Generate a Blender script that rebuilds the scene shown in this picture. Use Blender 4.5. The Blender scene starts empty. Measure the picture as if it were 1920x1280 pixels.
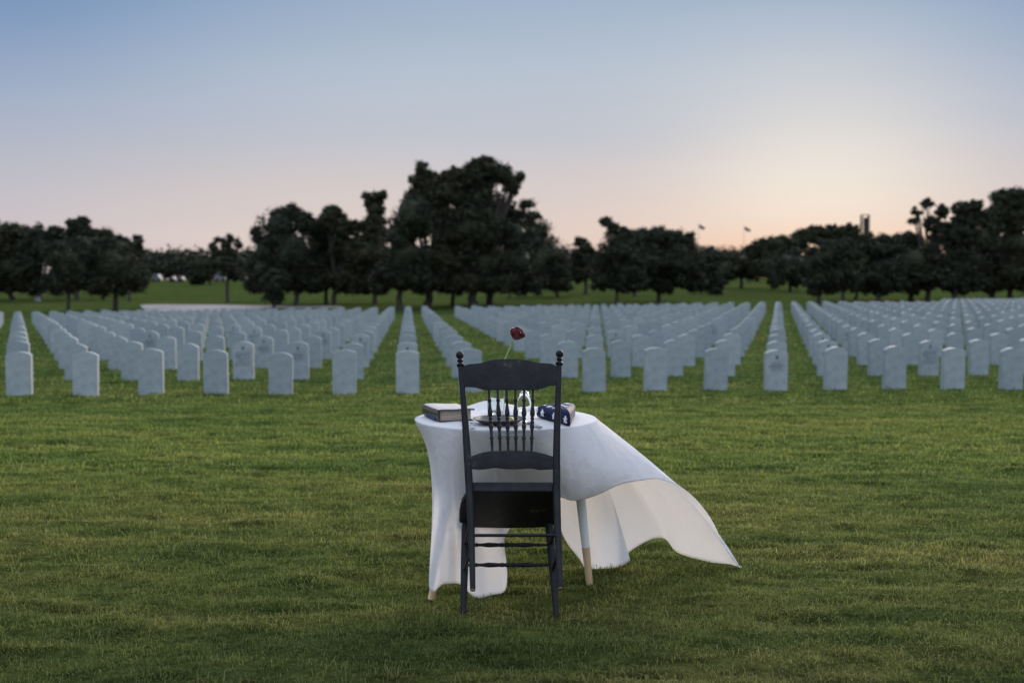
import bpy, bmesh, math, random
import numpy as np
from mathutils import Vector, Matrix

R = math.radians
random.seed(7)
rng = np.random.default_rng(7)
SC = bpy.context.scene
COL = SC.collection


def lin(r, g, b, k=1.0):
    f = lambda c: ((c / 255 + 0.055) / 1.055) ** 2.4 if c > 10 else c / 255 / 12.92
    return (f(r) * k, f(g) * k, f(b) * k, 1.0)


# ------------------------------------------------------------------ camera
H = 1.464
PITCH = R(2.86)
F = 1900.0
cam = bpy.data.cameras.new("camera")
cam.sensor_width = 36
cam.lens = 36 * F / 1920
cam.clip_start = 0.05
cam.clip_end = 6000
cam.dof.use_dof = True
cam.dof.focus_distance = 4.62
cam.dof.aperture_fstop = 2.0
cam_o = bpy.data.objects.new("camera", cam)
COL.objects.link(cam_o)
cam_o.location = (0, 0, H)
cam_o.rotation_euler = (R(90) - PITCH, 0, 0)
SC.camera = cam_o

# ------------------------------------------------------------------ world: a twilight sky
SUN_AZ, SUN_EL = R(17.0), R(1.5)
w = bpy.data.worlds.new("World")
SC.world = w
w.use_nodes = True
nt = w.node_tree
N = nt.nodes
L = nt.links
bg = N["Background"]
sky = N.new("ShaderNodeTexSky")
sky.sky_type = "NISHITA"
sky.sun_disc = False
sky.sun_elevation = SUN_EL
sky.sun_rotation = SUN_AZ
sky.dust_density = 1.5
sky.ozone_density = 3.0
geo = N.new("ShaderNodeTexCoord")
sep = N.new("ShaderNodeSeparateXYZ")
L.new(geo.outputs["Generated"], sep.inputs[0])


def wmath(op, a, b=None, c=None):
    n = N.new("ShaderNodeMath")
    n.operation = op
    for i, v in enumerate((a, b, c)):
        if v is None:
            continue
        if isinstance(v, (int, float)):
            n.inputs[i].default_value = v
        else:
            L.new(v, n.inputs[i])
    return n.outputs[0]


def wramp(fac, stops):
    n = N.new("ShaderNodeValToRGB")
    e = n.color_ramp.elements
    while len(e) < len(stops):
        e.new(0.5)
    for el, (p, c) in zip(e, stops):
        el.position = p
        el.color = c
    L.new(fac, n.inputs[0])
    return n.outputs[0]


def wmix(f, a, b):
    n = N.new("ShaderNodeMix")
    n.data_type = "RGBA"
    L.new(f, n.inputs["Factor"]) if not isinstance(f, float) else setattr(n.inputs["Factor"], "default_value", f)
    L.new(a, n.inputs["A"]) if not isinstance(a, tuple) else setattr(n.inputs["A"], "default_value", a)
    L.new(b, n.inputs["B"]) if not isinstance(b, tuple) else setattr(n.inputs["B"], "default_value", b)
    return n.outputs["Result"]


zel = wmath("MAXIMUM", sep.outputs[2], 0.0)
away = wramp(zel, [(0.0, lin(206, 191, 194)), (0.05, lin(210, 200, 204)), (0.105, lin(194, 195, 206)), (0.17, lin(166, 180, 204)),
                   (0.235, lin(134, 161, 197)), (0.30, lin(104, 141, 184)), (0.42, lin(176, 192, 222)), (0.7, lin(200, 210, 235)), (1.0, lin(204, 213, 238))])
near = wramp(zel, [(0.0, lin(226, 200, 188)), (0.05, lin(230, 213, 205)), (0.10, lin(218, 208, 206)), (0.15, lin(198, 202, 212)),
                   (0.21, lin(190, 202, 216)), (0.28, lin(168, 187, 210)), (0.42, lin(190, 204, 226)), (0.7, lin(206, 214, 235)), (1.0, lin(208, 216, 238))])
# horizontal angle from the place where the sun went down
dotn = N.new("ShaderNodeVectorMath")
dotn.operation = "DOT_PRODUCT"
L.new(geo.outputs["Generated"], dotn.inputs[0])
dotn.inputs[1].default_value = (math.sin(R(4)), math.cos(R(4)), 0)
hz = N.new("ShaderNodeMapRange")
hz.interpolation_type = "SMOOTHSTEP"
hz.inputs["From Min"].default_value = 0.83
hz.inputs["From Max"].default_value = 0.99
L.new(dotn.outputs["Value"], hz.inputs["Value"])
col = wmix(hz.outputs[0], away, near)
# glow round the set sun
dots = N.new("ShaderNodeVectorMath")
dots.operation = "DOT_PRODUCT"
L.new(geo.outputs["Generated"], dots.inputs[0])
ge = R(3.2)
dots.inputs[1].default_value = (math.sin(SUN_AZ) * math.cos(ge), math.cos(SUN_AZ) * math.cos(ge), math.sin(ge))
g1 = wmath("EXPONENT", wmath("MULTIPLY", wmath("SUBTRACT", dots.outputs["Value"], 1.0), 120.0))
col = wmix(wmath("MULTIPLY", g1, 0.86), col, lin(247, 241, 229))
# orange band low over the horizon near the sun
dotl = N.new("ShaderNodeVectorMath")
dotl.operation = "DOT_PRODUCT"
L.new(geo.outputs["Generated"], dotl.inputs[0])
dotl.inputs[1].default_value = (math.sin(SUN_AZ), math.cos(SUN_AZ), 0.0)
g2 = wmath("EXPONENT", wmath("MULTIPLY", wmath("SUBTRACT", dotl.outputs["Value"], 1.0), 60.0))
g3 = wmath("EXPONENT", wmath("MULTIPLY", wmath("POWER", zel, 2.0), -300.0))
col = wmix(wmath("MULTIPLY", wmath("MULTIPLY", g2, g3), 0.85), col, lin(250, 178, 122))
# the physical sky, weighed in gently
sk = N.new("ShaderNodeVectorMath")
sk.operation = "SCALE"
sk.inputs["Scale"].default_value = 0.08
L.new(sky.outputs[0], sk.inputs[0])
mx = N.new("ShaderNodeVectorMath")
mx.operation = "MINIMUM"
mx.inputs[1].default_value = (1.0, 0.8, 0.7)
L.new(sk.outputs[0], mx.inputs[0])
col = wmix(0.08, col, mx.outputs[0])
# faint unevenness of thin high cloud
tn = N.new("ShaderNodeTexNoise")
tn.inputs["Scale"].default_value = 2.2
tn.inputs["Detail"].default_value = 3
mpp = N.new("ShaderNodeMapping")
mpp.inputs["Scale"].default_value = (1, 1, 7)
L.new(geo.outputs["Generated"], mpp.inputs[0])
L.new(mpp.outputs[0], tn.inputs["Vector"])
st = wmath("MULTIPLY_ADD", tn.outputs[0], 0.10, 0.95)
L.new(col, bg.inputs[0])
# the open sky overhead and behind the camera gives most of the light
up_ = N.new("ShaderNodeMapRange")
up_.interpolation_type = "SMOOTHSTEP"
up_.inputs["From Min"].default_value = 0.30
up_.inputs["From Max"].default_value = 0.60
up_.inputs["To Max"].default_value = 1.05
L.new(sep.outputs[2], up_.inputs["Value"])
bk_ = N.new("ShaderNodeMapRange")
bk_.interpolation_type = "SMOOTHSTEP"
bk_.inputs["From Min"].default_value = 0.1
bk_.inputs["From Max"].default_value = -0.6
bk_.inputs["To Max"].default_value = 0.55
L.new(sep.outputs[1], bk_.inputs["Value"])
L.new(wmath("MULTIPLY", st, wmath("ADD", wmath("ADD", up_.outputs[0], bk_.outputs[0]), 1.0)), bg.inputs[1])

sun = bpy.data.lights.new("sun", "SUN")
sun.energy = 3.8
sun.angle = R(16)
sun.color = (1.0, 0.85, 0.72)
so = bpy.data.objects.new("sun", sun)
COL.objects.link(so)
sd = Vector((math.sin(R(21)) * math.cos(R(13)), math.cos(R(21)) * math.cos(R(13)), math.sin(R(13))))
so.rotation_euler = sd.to_track_quat("Z", "Y").to_euler()

SC.view_settings.view_transform = "Standard"
SC.view_settings.look = "None"
SC.view_settings.exposure = 0.0
SC.view_settings.gamma = 1.0
SC.cycles.max_bounces = 8
SC.cycles.diffuse_bounces = 3
SC.cycles.transparent_max_bounces = 12

# ------------------------------------------------------------------ measuring helpers (photo pixels 1920x1280)
cp, sp = math.cos(PITCH), math.sin(PITCH)


def ray(px, py):
    a, b = (px - 960) / F, -(py - 640) / F
    return Vector((a, cp + b * sp, -sp + b * cp))


def P(px, py, D):
    d = ray(px, py)
    return Vector((0, 0, H)) + d * (D / d.y)


def on_z(px, py, z):
    d = ray(px, py)
    return Vector((0, 0, H)) + d * ((z - H) / d.z)


def sstep(t):
    t = np.clip(t, 0, 1)
    return t * t * (3 - 2 * t)


GB = [(0.0060, 2.1, 7.3, 0.3), (0.0066, -3.2, 9.1, 1.7), (0.0064, 4.9, 12.7, 4.1), (0.0066, -6.3, 17.1, 2.2), (0.0060, 9.7, 24.0, 5.0)]


def gz(x, y):
    """height of the lawn"""
    x = np.asarray(x, float)
    y = np.asarray(y, float)
    c = np.clip(0.0115 * (x + 5), -0.36, 0.26)
    z = sstep((y - 18) / 37) * c
    start = 62 + 28 * sstep((x - 8) / 20)
    r = np.maximum(y - start, 0)
    r = np.where(r < 12, r * r / 24, r - 6)
    z = z + 0.031 * np.minimum(r, 130) + 0.004 * np.maximum(r - 130, 0)
    z = z + 0.012 * np.sin(x * 1.3 + 2 * np.sin(y * 0.6)) * np.sin(y * 1.1 + 0.5 * x) * sstep((y - 6) / 4)
    fade = sstep((19 - y) / 6) * sstep((y - 1) / 2)
    for a_, fx_, fy_, p_ in GB:
        z = z + a_ * fade * np.sin(x * fx_ + y * fy_ + p_ + 1.7 * np.sin(0.45 * fx_ * x - 0.37 * fy_ * y + 2 * p_))
    return z


def hit(px, py):
    d = ray(px, py)
    D = 3.0
    while D < 600:
        p = Vector((0, 0, H)) + d * (D / d.y)
        if p.z <= float(gz(p.x, p.y)):
            return p
        D += 0.25
    return Vector((0, 0, H)) + d * (300 / d.y)


# ------------------------------------------------------------------ object helpers
def mesh(name, verts, faces, mats, smooth=False, fm=None):
    me = bpy.data.meshes.new(name)
    me.from_pydata([tuple(v) for v in verts], [], [tuple(f) for f in faces])
    for m in mats if isinstance(mats, (list, tuple)) else [mats]:
        me.materials.append(m)
    if smooth:
        me.polygons.foreach_set("use_smooth", [True] * len(me.polygons))
    if fm is not None:
        me.polygons.foreach_set("material_index", fm)
    me.update()
    return me


def put(name, me, parent=None, loc=(0, 0, 0)):
    o = bpy.data.objects.new(name, me)
    COL.objects.link(o)
    o.location = loc
    if parent is not None:
        o.parent = parent
    return o


def tag(o, label, cat=None, group=None, kind=None):
    if label:
        o["label"] = label
    if cat:
        o["category"] = cat
    if group:
        o["group"] = group
    if kind:
        o["kind"] = kind
    return o


def empty(name, loc, label, cat, group=None):
    o = bpy.data.objects.new(name, None)
    COL.objects.link(o)
    o.empty_display_size = 0.1
    o.location = loc
    return tag(o, label, cat, group)


class MB:
    """collects shapes in world space; build() makes one object relative to its parent"""

    def __init__(s):
        s.v, s.f, s.m = [], [], []

    def add(s, v, f, m=0):
        k = len(s.v)
        s.v += [Vector(a) for a in v]
        s.f += [tuple(i + k for i in q) for q in f]
        s.m += [m] * len(f)
        return s

    def tube(s, pts, rad, seg=12, m=0, cap=True):
        pts = [Vector(p) for p in pts]
        n = len(pts)
        vs, up = [], None
        for i, p in enumerate(pts):
            t = (pts[min(i + 1, n - 1)] - pts[max(i - 1, 0)])
            t = t.normalized() if t.length > 1e-9 else Vector((0, 0, 1))
            if up is None:
                a = Vector((1, 0, 0)) if abs(t.x) < 0.8 else Vector((0, 1, 0))
                up = (a - t * a.dot(t)).normalized()
            else:
                up = (up - t * up.dot(t)).normalized()
            sd_ = t.cross(up)
            r = rad[i] if isinstance(rad, (list, tuple)) else rad
            for k in range(seg):
                a = 2 * math.pi * k / seg
                vs.append(p + up * math.cos(a) * r + sd_ * math.sin(a) * r)
        fs = []
        for i in range(n - 1):
            for k in range(seg):
                a, b = i * seg + k, i * seg + (k + 1) % seg
                fs.append((a, b, b + seg, a + seg))
        if cap:
            fs.append(tuple(range(seg - 1, -1, -1)))
            fs.append(tuple((n - 1) * seg + k for k in range(seg)))
        return s.add(vs, fs, m)

    def lathe(s, a, b, prof, seg=14, m=0):
        a, b = Vector(a), Vector(b)
        ax = (b - a).normalized()
        q = Vector((1, 0, 0)) if abs(ax.x) < 0.8 else Vector((0, 1, 0))
        u = (q - ax * q.dot(ax)).normalized()
        v = ax.cross(u)
        vs, fs = [], []
        for t, r in prof:
            c = a.lerp(b, t)
            for k in range(seg):
                an = 2 * math.pi * k / seg
                vs.append(c + u * math.cos(an) * r + v * math.sin(an) * r)
        n = len(prof)
        for i in range(n - 1):
            for k in range(seg):
                x, y = i * seg + k, i * seg + (k + 1) % seg
                fs.append((x, y, y + seg, x + seg))
        fs.append(tuple(range(seg - 1, -1, -1)))
        fs.append(tuple((n - 1) * seg + k for k in range(seg)))
        return s.add(vs, fs, m)

    def slab(s, outline, off, m=0):
        """prism: outline points and the same shifted by off"""
        o = [Vector(p) for p in outline]
        off = Vector(off)
        n = len(o)
        vs = o + [p + off for p in o]
        fs = [tuple(range(n - 1, -1, -1)), tuple(range(n, 2 * n))]
        fs += [(i, (i + 1) % n, n + (i + 1) % n, n + i) for i in range(n)]
        return s.add(vs, fs, m)

    def box(s, c, e1, e2, e3, m=0):
        c, e1, e2, e3 = Vector(c), Vector(e1), Vector(e2), Vector(e3)
        return s.slab([c - e1 - e2 - e3, c + e1 - e2 - e3, c + e1 + e2 - e3, c - e1 + e2 - e3], e3 * 2, m)

    def build(s, name, mats, parent=None, smooth=True, bevel=0.0, loc=None, sharp=40):
        base = Vector(loc) if loc is not None else (parent.matrix_basis.translation.copy() if parent is not None else Vector((0, 0, 0)))
        if parent is not None and parent.parent is not None:
            base = parent.parent.matrix_basis.translation + parent.matrix_basis.translation
        me = mesh(name, [v - base for v in s.v], s.f, mats, False, s.m)
        bm = bmesh.new()
        bm.from_mesh(me)
        bmesh.ops.recalc_face_normals(bm, faces=bm.faces)
        bm.to_mesh(me)
        bm.free()
        if smooth:
            me.polygons.foreach_set("use_smooth", [True] * len(me.polygons))
            me.set_sharp_from_angle(angle=R(sharp))
        o = put(name, me, parent, (0, 0, 0) if parent is not None else base)
        if bevel:
            b = o.modifiers.new("bevel", "BEVEL")
            b.width = bevel
            b.segments = 2
            b.limit_method = "ANGLE"
            b.angle_limit = R(35)
        return o


# ------------------------------------------------------------------ materials
def new_mat(name, color=(0.5, 0.5, 0.5, 1), rough=0.6, spec=0.5):
    m = bpy.data.materials.new(name)
    m.use_nodes = True
    b = m.node_tree.nodes["Principled BSDF"]
    b.inputs["Base Color"].default_value = color
    b.inputs["Roughness"].default_value = rough
    b.inputs["Specular IOR Level"].default_value = spec
    return m, m.node_tree, b


def mnode(t, typ, **kw):
    n = t.nodes.new(typ)
    for k, v in kw.items():
        if hasattr(n, k):
            setattr(n, k, v)
        else:
            n.inputs[k].default_value = v
    return n


def mramp(t, fac, stops):
    n = t.nodes.new("ShaderNodeValToRGB")
    e = n.color_ramp.elements
    while len(e) < len(stops):
        e.new(0.5)
    for el, (p, c) in zip(e, stops):
        el.position = p
        el.color = c
    t.links.new(fac, n.inputs[0])
    return n.outputs[0]


def mmix(t, f, a, b, mode="MIX"):
    n = t.nodes.new("ShaderNodeMix")
    n.data_type = "RGBA"
    n.blend_type = mode
    for nm, v in (("Factor", f), ("A", a), ("B", b)):
        if isinstance(v, (float, int, tuple)):
            n.inputs[nm].default_value = v
        else:
            t.links.new(v, n.inputs[nm])
    return n.outputs["Result"]


def noise_of(t, scale, vec=None, detail=4, coord="Object", map_scale=None, rough=0.55):
    tc = t.nodes.new("ShaderNodeTexCoord") if coord != "World" else t.nodes.new("ShaderNodeNewGeometry")
    out = tc.outputs[coord] if coord != "World" else tc.outputs["Position"]
    if map_scale:
        mp = t.nodes.new("ShaderNodeMapping")
        mp.inputs["Scale"].default_value = map_scale
        t.links.new(out, mp.inputs[0])
        out = mp.outputs[0]
    n = t.nodes.new("ShaderNodeTexNoise")
    n.inputs["Scale"].default_value = scale
    n.inputs["Detail"].default_value = detail
    n.inputs["Roughness"].default_value = rough
    t.links.new(out, n.inputs["Vector"])
    return n.outputs[0]


def bump(t, b, h, strength=0.3, dist=0.01):
    n = t.nodes.new("ShaderNodeBump")
    n.inputs["Strength"].default_value = strength
    n.inputs["Distance"].default_value = dist
    t.links.new(h, n.inputs["Height"])
    t.links.new(n.outputs[0], b.inputs["Normal"])


def lawn_color(t):
    """one palette for the turf sheet and for the blades on it"""
    big = noise_of(t, 0.16, detail=3, coord="World", map_scale=(0.5, 1.6, 1))
    mid = noise_of(t, 1.1, detail=4, coord="World", map_scale=(0.42, 1.9, 1))
    small = noise_of(t, 6.0, detail=3, coord="World", map_scale=(0.8, 1.5, 1))
    c = mramp(t, mid, [(0.30, (0.088, 0.121, 0.040, 1)), (0.45, (0.132, 0.163, 0.049, 1)), (0.60, (0.175, 0.188, 0.060, 1)), (0.76, (0.224, 0.212, 0.082, 1))])
    d = mramp(t, small, [(0.34, (0.76, 0.82, 0.78, 1)), (0.55, (1, 1, 1, 1)), (0.76, (1.25, 1.14, 1.12, 1))])
    c = mmix(t, 1.0, c, d, "MULTIPLY")
    e = mramp(t, big, [(0.38, (0.80, 0.88, 0.82, 1)), (0.62, (1.12, 1.05, 1.0, 1))])
    c = mmix(t, 1.0, c, e, "MULTIPLY")
    # yellower belt with painted backlight before the headstones; painted vignette darkens turf near camera
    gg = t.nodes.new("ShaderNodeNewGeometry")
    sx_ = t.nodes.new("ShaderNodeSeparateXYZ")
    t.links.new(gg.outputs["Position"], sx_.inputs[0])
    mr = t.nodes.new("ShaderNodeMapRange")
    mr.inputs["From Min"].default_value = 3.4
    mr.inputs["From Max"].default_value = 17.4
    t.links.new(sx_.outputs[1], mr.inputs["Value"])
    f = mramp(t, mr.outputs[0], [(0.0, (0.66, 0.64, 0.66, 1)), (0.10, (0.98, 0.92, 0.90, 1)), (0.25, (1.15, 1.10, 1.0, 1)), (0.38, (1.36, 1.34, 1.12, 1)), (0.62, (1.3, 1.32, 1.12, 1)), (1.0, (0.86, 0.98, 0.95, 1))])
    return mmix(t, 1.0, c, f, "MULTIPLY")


M = {}
m, t, b = new_mat("turf", rough=1.0, spec=0.0)
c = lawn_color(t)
fine = noise_of(t, 60, detail=4, coord="World", map_scale=(0.6, 1, 1))
c = mmix(t, 1.0, c, mramp(t, fine, [(0.3, (0.5, 0.52, 0.5, 1)), (0.6, (0.95, 0.95, 0.9, 1)), (0.8, (1.2, 1.15, 1.1, 1))]), "MULTIPLY")
hv = noise_of(t, 9, detail=5, coord="World", map_scale=(0.35, 1, 1), rough=0.7)
c = mmix(t, 1.0, c, mramp(t, hv, [(0.36, (0.22, 0.23, 0.24, 1)), (0.62, (0.72, 0.72, 0.7, 1))]), "MULTIPLY")
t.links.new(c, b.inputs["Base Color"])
bump(t, b, noise_of(t, 22, coord="World", map_scale=(0.6, 1, 1)), 0.8, 0.03)
M["turf"] = m

m, t, b = new_mat("grass_blade", rough=0.75, spec=0.08)
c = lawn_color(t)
g = t.nodes.new("ShaderNodeNewGeometry")
rp = mramp(t, g.outputs["Random Per Island"], [(0.0, (0.5, 0.58, 0.5, 1)), (0.55, (1.3, 1.32, 1.2, 1)), (0.90, (1.55, 1.55, 1.4, 1)), (0.97, (1.85, 1.7, 1.8, 1)), (1.0, (2.4, 2.1, 2.5, 1))])
c = mmix(t, 1.0, c, rp, "MULTIPLY")
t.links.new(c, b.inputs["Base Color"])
tr = t.nodes.new("ShaderNodeBsdfTranslucent")
t.links.new(c, tr.inputs[0])
ms = t.nodes.new("ShaderNodeMixShader")
ms.inputs[0].default_value = 0.3
t.links.new(b.outputs[0], ms.inputs[1])
t.links.new(tr.outputs[0], ms.inputs[2])
t.links.new(ms.outputs[0], t.nodes["Material Output"].inputs[0])
M["blade"] = m

m, t, b = new_mat("marble", rough=0.75, spec=0.25)
oi = t.nodes.new("ShaderNodeObjectInfo")
nz = noise_of(t, 9, detail=6)
c = mramp(t, nz, [(0.3, (0.255, 0.295, 0.295, 1)), (0.5, (0.31, 0.35, 0.348, 1)), (0.7, (0.36, 0.395, 0.385, 1))])
c = mmix(t, 1.0, c, mramp(t, oi.outputs["Random"], [(0.0, (0.84, 0.86, 0.86, 1)), (1.0, (1.06, 1.05, 1.03, 1))]), "MULTIPLY")
n2 = noise_of(t, 3.0, detail=5, map_scale=(1, 1, 0.35))
c = mmix(t, 1.0, c, mramp(t, n2, [(0.34, (0.84, 0.87, 0.87, 1)), (0.55, (1, 1, 1, 1))]), "MULTIPLY")
t.links.new(c, b.inputs["Base Color"])
bump(t, b, noise_of(t, 60), 0.25, 0.004)
M["marble"] = m

m, t, b = new_mat("engraving", (0.12, 0.14, 0.15, 1), 0.85, 0.1)
M["engrave"] = m

m, t, b = new_mat("black_paint", rough=0.5, spec=0.16)
nz = noise_of(t, 14, detail=8, rough=0.7)
n2 = noise_of(t, 120, detail=3)
c = mramp(t, nz, [(0.36, (0.0085, 0.0088, 0.0092, 1)), (0.52, (0.0135, 0.0138, 0.0145, 1)), (0.645, (0.019, 0.019, 0.020, 1)), (0.665, (0.08, 0.058, 0.034, 1))])
t.links.new(c, b.inputs["Base Color"])
t.links.new(mramp(t, n2, [(0.3, (0.42,) * 3 + (1,)), (0.7, (0.7,) * 3 + (1,))]), b.inputs["Roughness"])
bump(t, b, n2, 0.12, 0.002)
M["black"] = m

m, t, b = new_mat("worn_wood", rough=0.6, spec=0.3)
nz = noise_of(t, 30, detail=5, map_scale=(1, 1, 0.15))
t.links.new(mramp(t, nz, [(0.35, (0.16, 0.10, 0.05, 1)), (0.65, (0.28, 0.19, 0.09, 1))]), b.inputs["Base Color"])
M["wornwood"] = m

m, t, b = new_mat("pale_wood", rough=0.55, spec=0.3)
nz = noise_of(t, 26, detail=5, map_scale=(1, 1, 0.12))
t.links.new(mramp(t, nz, [(0.35, (0.50, 0.35, 0.18, 1)), (0.65, (0.66, 0.48, 0.27, 1))]), b.inputs["Base Color"])
M["palewood"] = m

m, t, b = new_mat("mint_white_paint", (0.72, 0.72, 0.65, 1), 0.5, 0.3)
bump(t, b, noise_of(t, 70), 0.08, 0.002)
M["mint"] = m

m, t, b = new_mat("white_linen", rough=0.9, spec=0.1)
nz = noise_of(t, 5, detail=4)
c = mramp(t, nz, [(0.3, (0.85, 0.845, 0.83, 1)), (0.7, (0.90, 0.895, 0.88, 1))])
t.links.new(c, b.inputs["Base Color"])
wv = t.nodes.new("ShaderNodeTexNoise")
wv.inputs["Scale"].default_value = 40
wv.inputs["Detail"].default_value = 5
wc = t.nodes.new("ShaderNodeTexCoord")
t.links.new(wc.outputs["Object"], wv.inputs["Vector"])
wv2 = noise_of(t, 11, detail=3, map_scale=(1.0, 1.0, 0.5), rough=0.4)
weave = noise_of(t, 420, detail=1)
crm = mnode(t, "ShaderNodeMath", operation="ADD")
t.links.new(wv.outputs[0], crm.inputs[0])
mm_ = mnode(t, "ShaderNodeMath", operation="MULTIPLY")
mm_.inputs[1].default_value = 3.2
t.links.new(wv2, mm_.inputs[0])
t.links.new(mm_.outputs[0], crm.inputs[1])
mw_ = mnode(t, "ShaderNodeMath", operation="MULTIPLY_ADD")
mw_.inputs[1].default_value = 0.25
t.links.new(weave, mw_.inputs[0])
t.links.new(crm.outputs[0], mw_.inputs[2])
bump(t, b, mw_.outputs[0], 0.55, 0.010)
tr = t.nodes.new("ShaderNodeBsdfTranslucent")
tr.inputs[0].default_value = (0.93, 0.91, 0.88, 1)
ms = t.nodes.new("ShaderNodeMixShader")
ms.inputs[0].default_value = 0.5
t.links.new(b.outputs[0], ms.inputs[1])
t.links.new(tr.outputs[0], ms.inputs[2])
t.links.new(ms.outputs[0], t.nodes["Material Output"].inputs[0])
M["linen"] = m

m, t, b = new_mat("rose_petal", rough=0.5, spec=0.3)
nz = noise_of(t, 45, detail=3)
t.links.new(mramp(t, nz, [(0.3, (0.06, 0.005, 0.009, 1)), (0.7, (0.15, 0.012, 0.018, 1))]), b.inputs["Base Color"])
M["rose"] = m
m, t, b = new_mat("stem_green", (0.25, 0.33, 0.13, 1), 0.5, 0.3)
M["stem"] = m

m, t, b = new_mat("clear_glass", (0.9, 0.97, 0.95, 1), 0.02, 0.5)
b.inputs["Transmission Weight"].default_value = 1.0
b.inputs["IOR"].default_value = 1.45
M["glass"] = m

m, t, b = new_mat("silver", (0.72, 0.73, 0.75, 1), 0.18, 0.5)
b.inputs["Metallic"].default_value = 1.0
M["silver"] = m
m, t, b = new_mat("dark_pewter", (0.03, 0.028, 0.026, 1), 0.36, 0.4)
bump(t, b, noise_of(t, 40), 0.05, 0.002)
M["plate"] = m
m, t, b = new_mat("lemon", (0.78, 0.70, 0.30, 1), 0.45, 0.4)
M["lemon"] = m

m, t, b = new_mat("book_leather", rough=0.3, spec=0.75)
nz = noise_of(t, 30, detail=6)
t.links.new(mramp(t, nz, [(0.3, (0.020, 0.016, 0.015, 1)), (0.7, (0.04, 0.031, 0.027, 1))]), b.inputs["Base Color"])
bump(t, b, noise_of(t, 160), 0.2, 0.001)
M["leather"] = m
m, t, b = new_mat("book_cover_cream", rough=0.42, spec=0.6)  # mottled cream tone over the whole front cover
nz = noise_of(t, 22, detail=6)
t.links.new(mramp(t, nz, [(0.3, (0.46, 0.41, 0.35, 1)), (0.7, (0.62, 0.56, 0.49, 1))]), b.inputs["Base Color"])
M["cream_cover"] = m
m, t, b = new_mat("book_pages", rough=0.85, spec=0.1)
nz = noise_of(t, 10, detail=2, map_scale=(1, 1, 60))
t.links.new(mramp(t, nz, [(0.3, (0.36, 0.29, 0.22, 1)), (0.7, (0.56, 0.47, 0.37, 1))]), b.inputs["Base Color"])
M["pages"] = m
m, t, b = new_mat("blue_cloth", (0.022, 0.045, 0.085, 1), 0.6, 0.3)
M["bluecloth"] = m

m, t, b = new_mat("flag_navy", rough=0.75, spec=0.2)
nz = noise_of(t, 18, detail=4)
t.links.new(mramp(t, nz, [(0.35, (0.005, 0.008, 0.030, 1)), (0.65, (0.012, 0.020, 0.065, 1))]), b.inputs["Base Color"])
bump(t, b, noise_of(t, 300), 0.15, 0.001)
M["navy"] = m
m, t, b = new_mat("flag_white", (0.78, 0.78, 0.80, 1), 0.6, 0.3)
M["starwhite"] = m

m, t, b = new_mat("leaves", rough=0.75, spec=0.12)
g = t.nodes.new("ShaderNodeNewGeometry")
oi = t.nodes.new("ShaderNodeObjectInfo")
c = mramp(t, g.outputs["Random Per Island"], [(0.0, (0.020, 0.024, 0.015, 1)), (0.6, (0.034, 0.038, 0.021, 1)), (1.0, (0.050, 0.054, 0.028, 1))])
c = mmix(t, 1.0, c, mramp(t, oi.outputs["Random"], [(0.0, (0.85, 0.9, 0.95, 1)), (1.0, (1.15, 1.1, 0.95, 1))]), "MULTIPLY")
t.links.new(c, b.inputs["Base Color"])
M["leaf"] = m
m, t, b = new_mat("bark", rough=0.9, spec=0.1)
nz = noise_of(t, 4, detail=5, map_scale=(3, 3, 0.6))
t.links.new(mramp(t, nz, [(0.35, (0.035, 0.032, 0.027, 1)), (0.65, (0.075, 0.066, 0.055, 1))]), b.inputs["Base Color"])
bump(t, b, nz, 0.6, 0.05)
M["bark"] = m

m, t, b = new_mat("road_concrete", rough=0.8, spec=0.2)
nz = noise_of(t, 0.8, detail=6, coord="World")
t.links.new(mramp(t, nz, [(0.3, (0.19, 0.18, 0.165, 1)), (0.7, (0.25, 0.235, 0.215, 1))]), b.inputs["Base Color"])
M["road"] = m
m, t, b = new_mat("white_gloss_paint", (0.14, 0.15, 0.155, 1), 0.6, 0.5)
M["white"] = m
m, t, b = new_mat("dark_glass", (0.02, 0.025, 0.03, 1), 0.1, 0.6)
M["dglass"] = m
m, t, b = new_mat("rubber", (0.03, 0.03, 0.03, 1), 0.8, 0.2)
M["rubber"] = m
m, t, b = new_mat("tower_concrete", (0.05, 0.042, 0.04, 1), 0.8, 0.2)
bump(t, b, noise_of(t, 3), 0.2, 0.05)
M["tower"] = m
m, t, b = new_mat("flag_far", (0.10, 0.06, 0.08, 1), 0.8, 0.1)
M["flagfar"] = m

# ------------------------------------------------------------------ the ground
xs = np.unique(np.concatenate([np.linspace(-1500, -60, 40), np.linspace(-60, 60, 161), np.linspace(-7, 7, 141), np.linspace(60, 1500, 40)]))
ys = np.unique(np.concatenate([np.linspace(-400, 0, 12), np.linspace(0, 3, 12), np.linspace(3, 10, 281), np.linspace(10, 19, 180), np.linspace(20, 120, 140), np.linspace(120, 400, 60), np.linspace(400, 3000, 24)]))
X, Y = np.meshgrid(xs, ys)
Z = gz(X, Y)
V = np.stack([X.ravel(), Y.ravel(), Z.ravel()], 1)
nx = len(xs)
fs = [(j * nx + i, j * nx + i + 1, (j + 1) * nx + i + 1, (j + 1) * nx + i) for j in range(len(ys) - 1) for i in range(nx - 1)]
tag(put("ground", mesh("ground", V, fs, M["turf"], True)), "mown green lawn rising gently towards the far trees", kind="structure")

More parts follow.
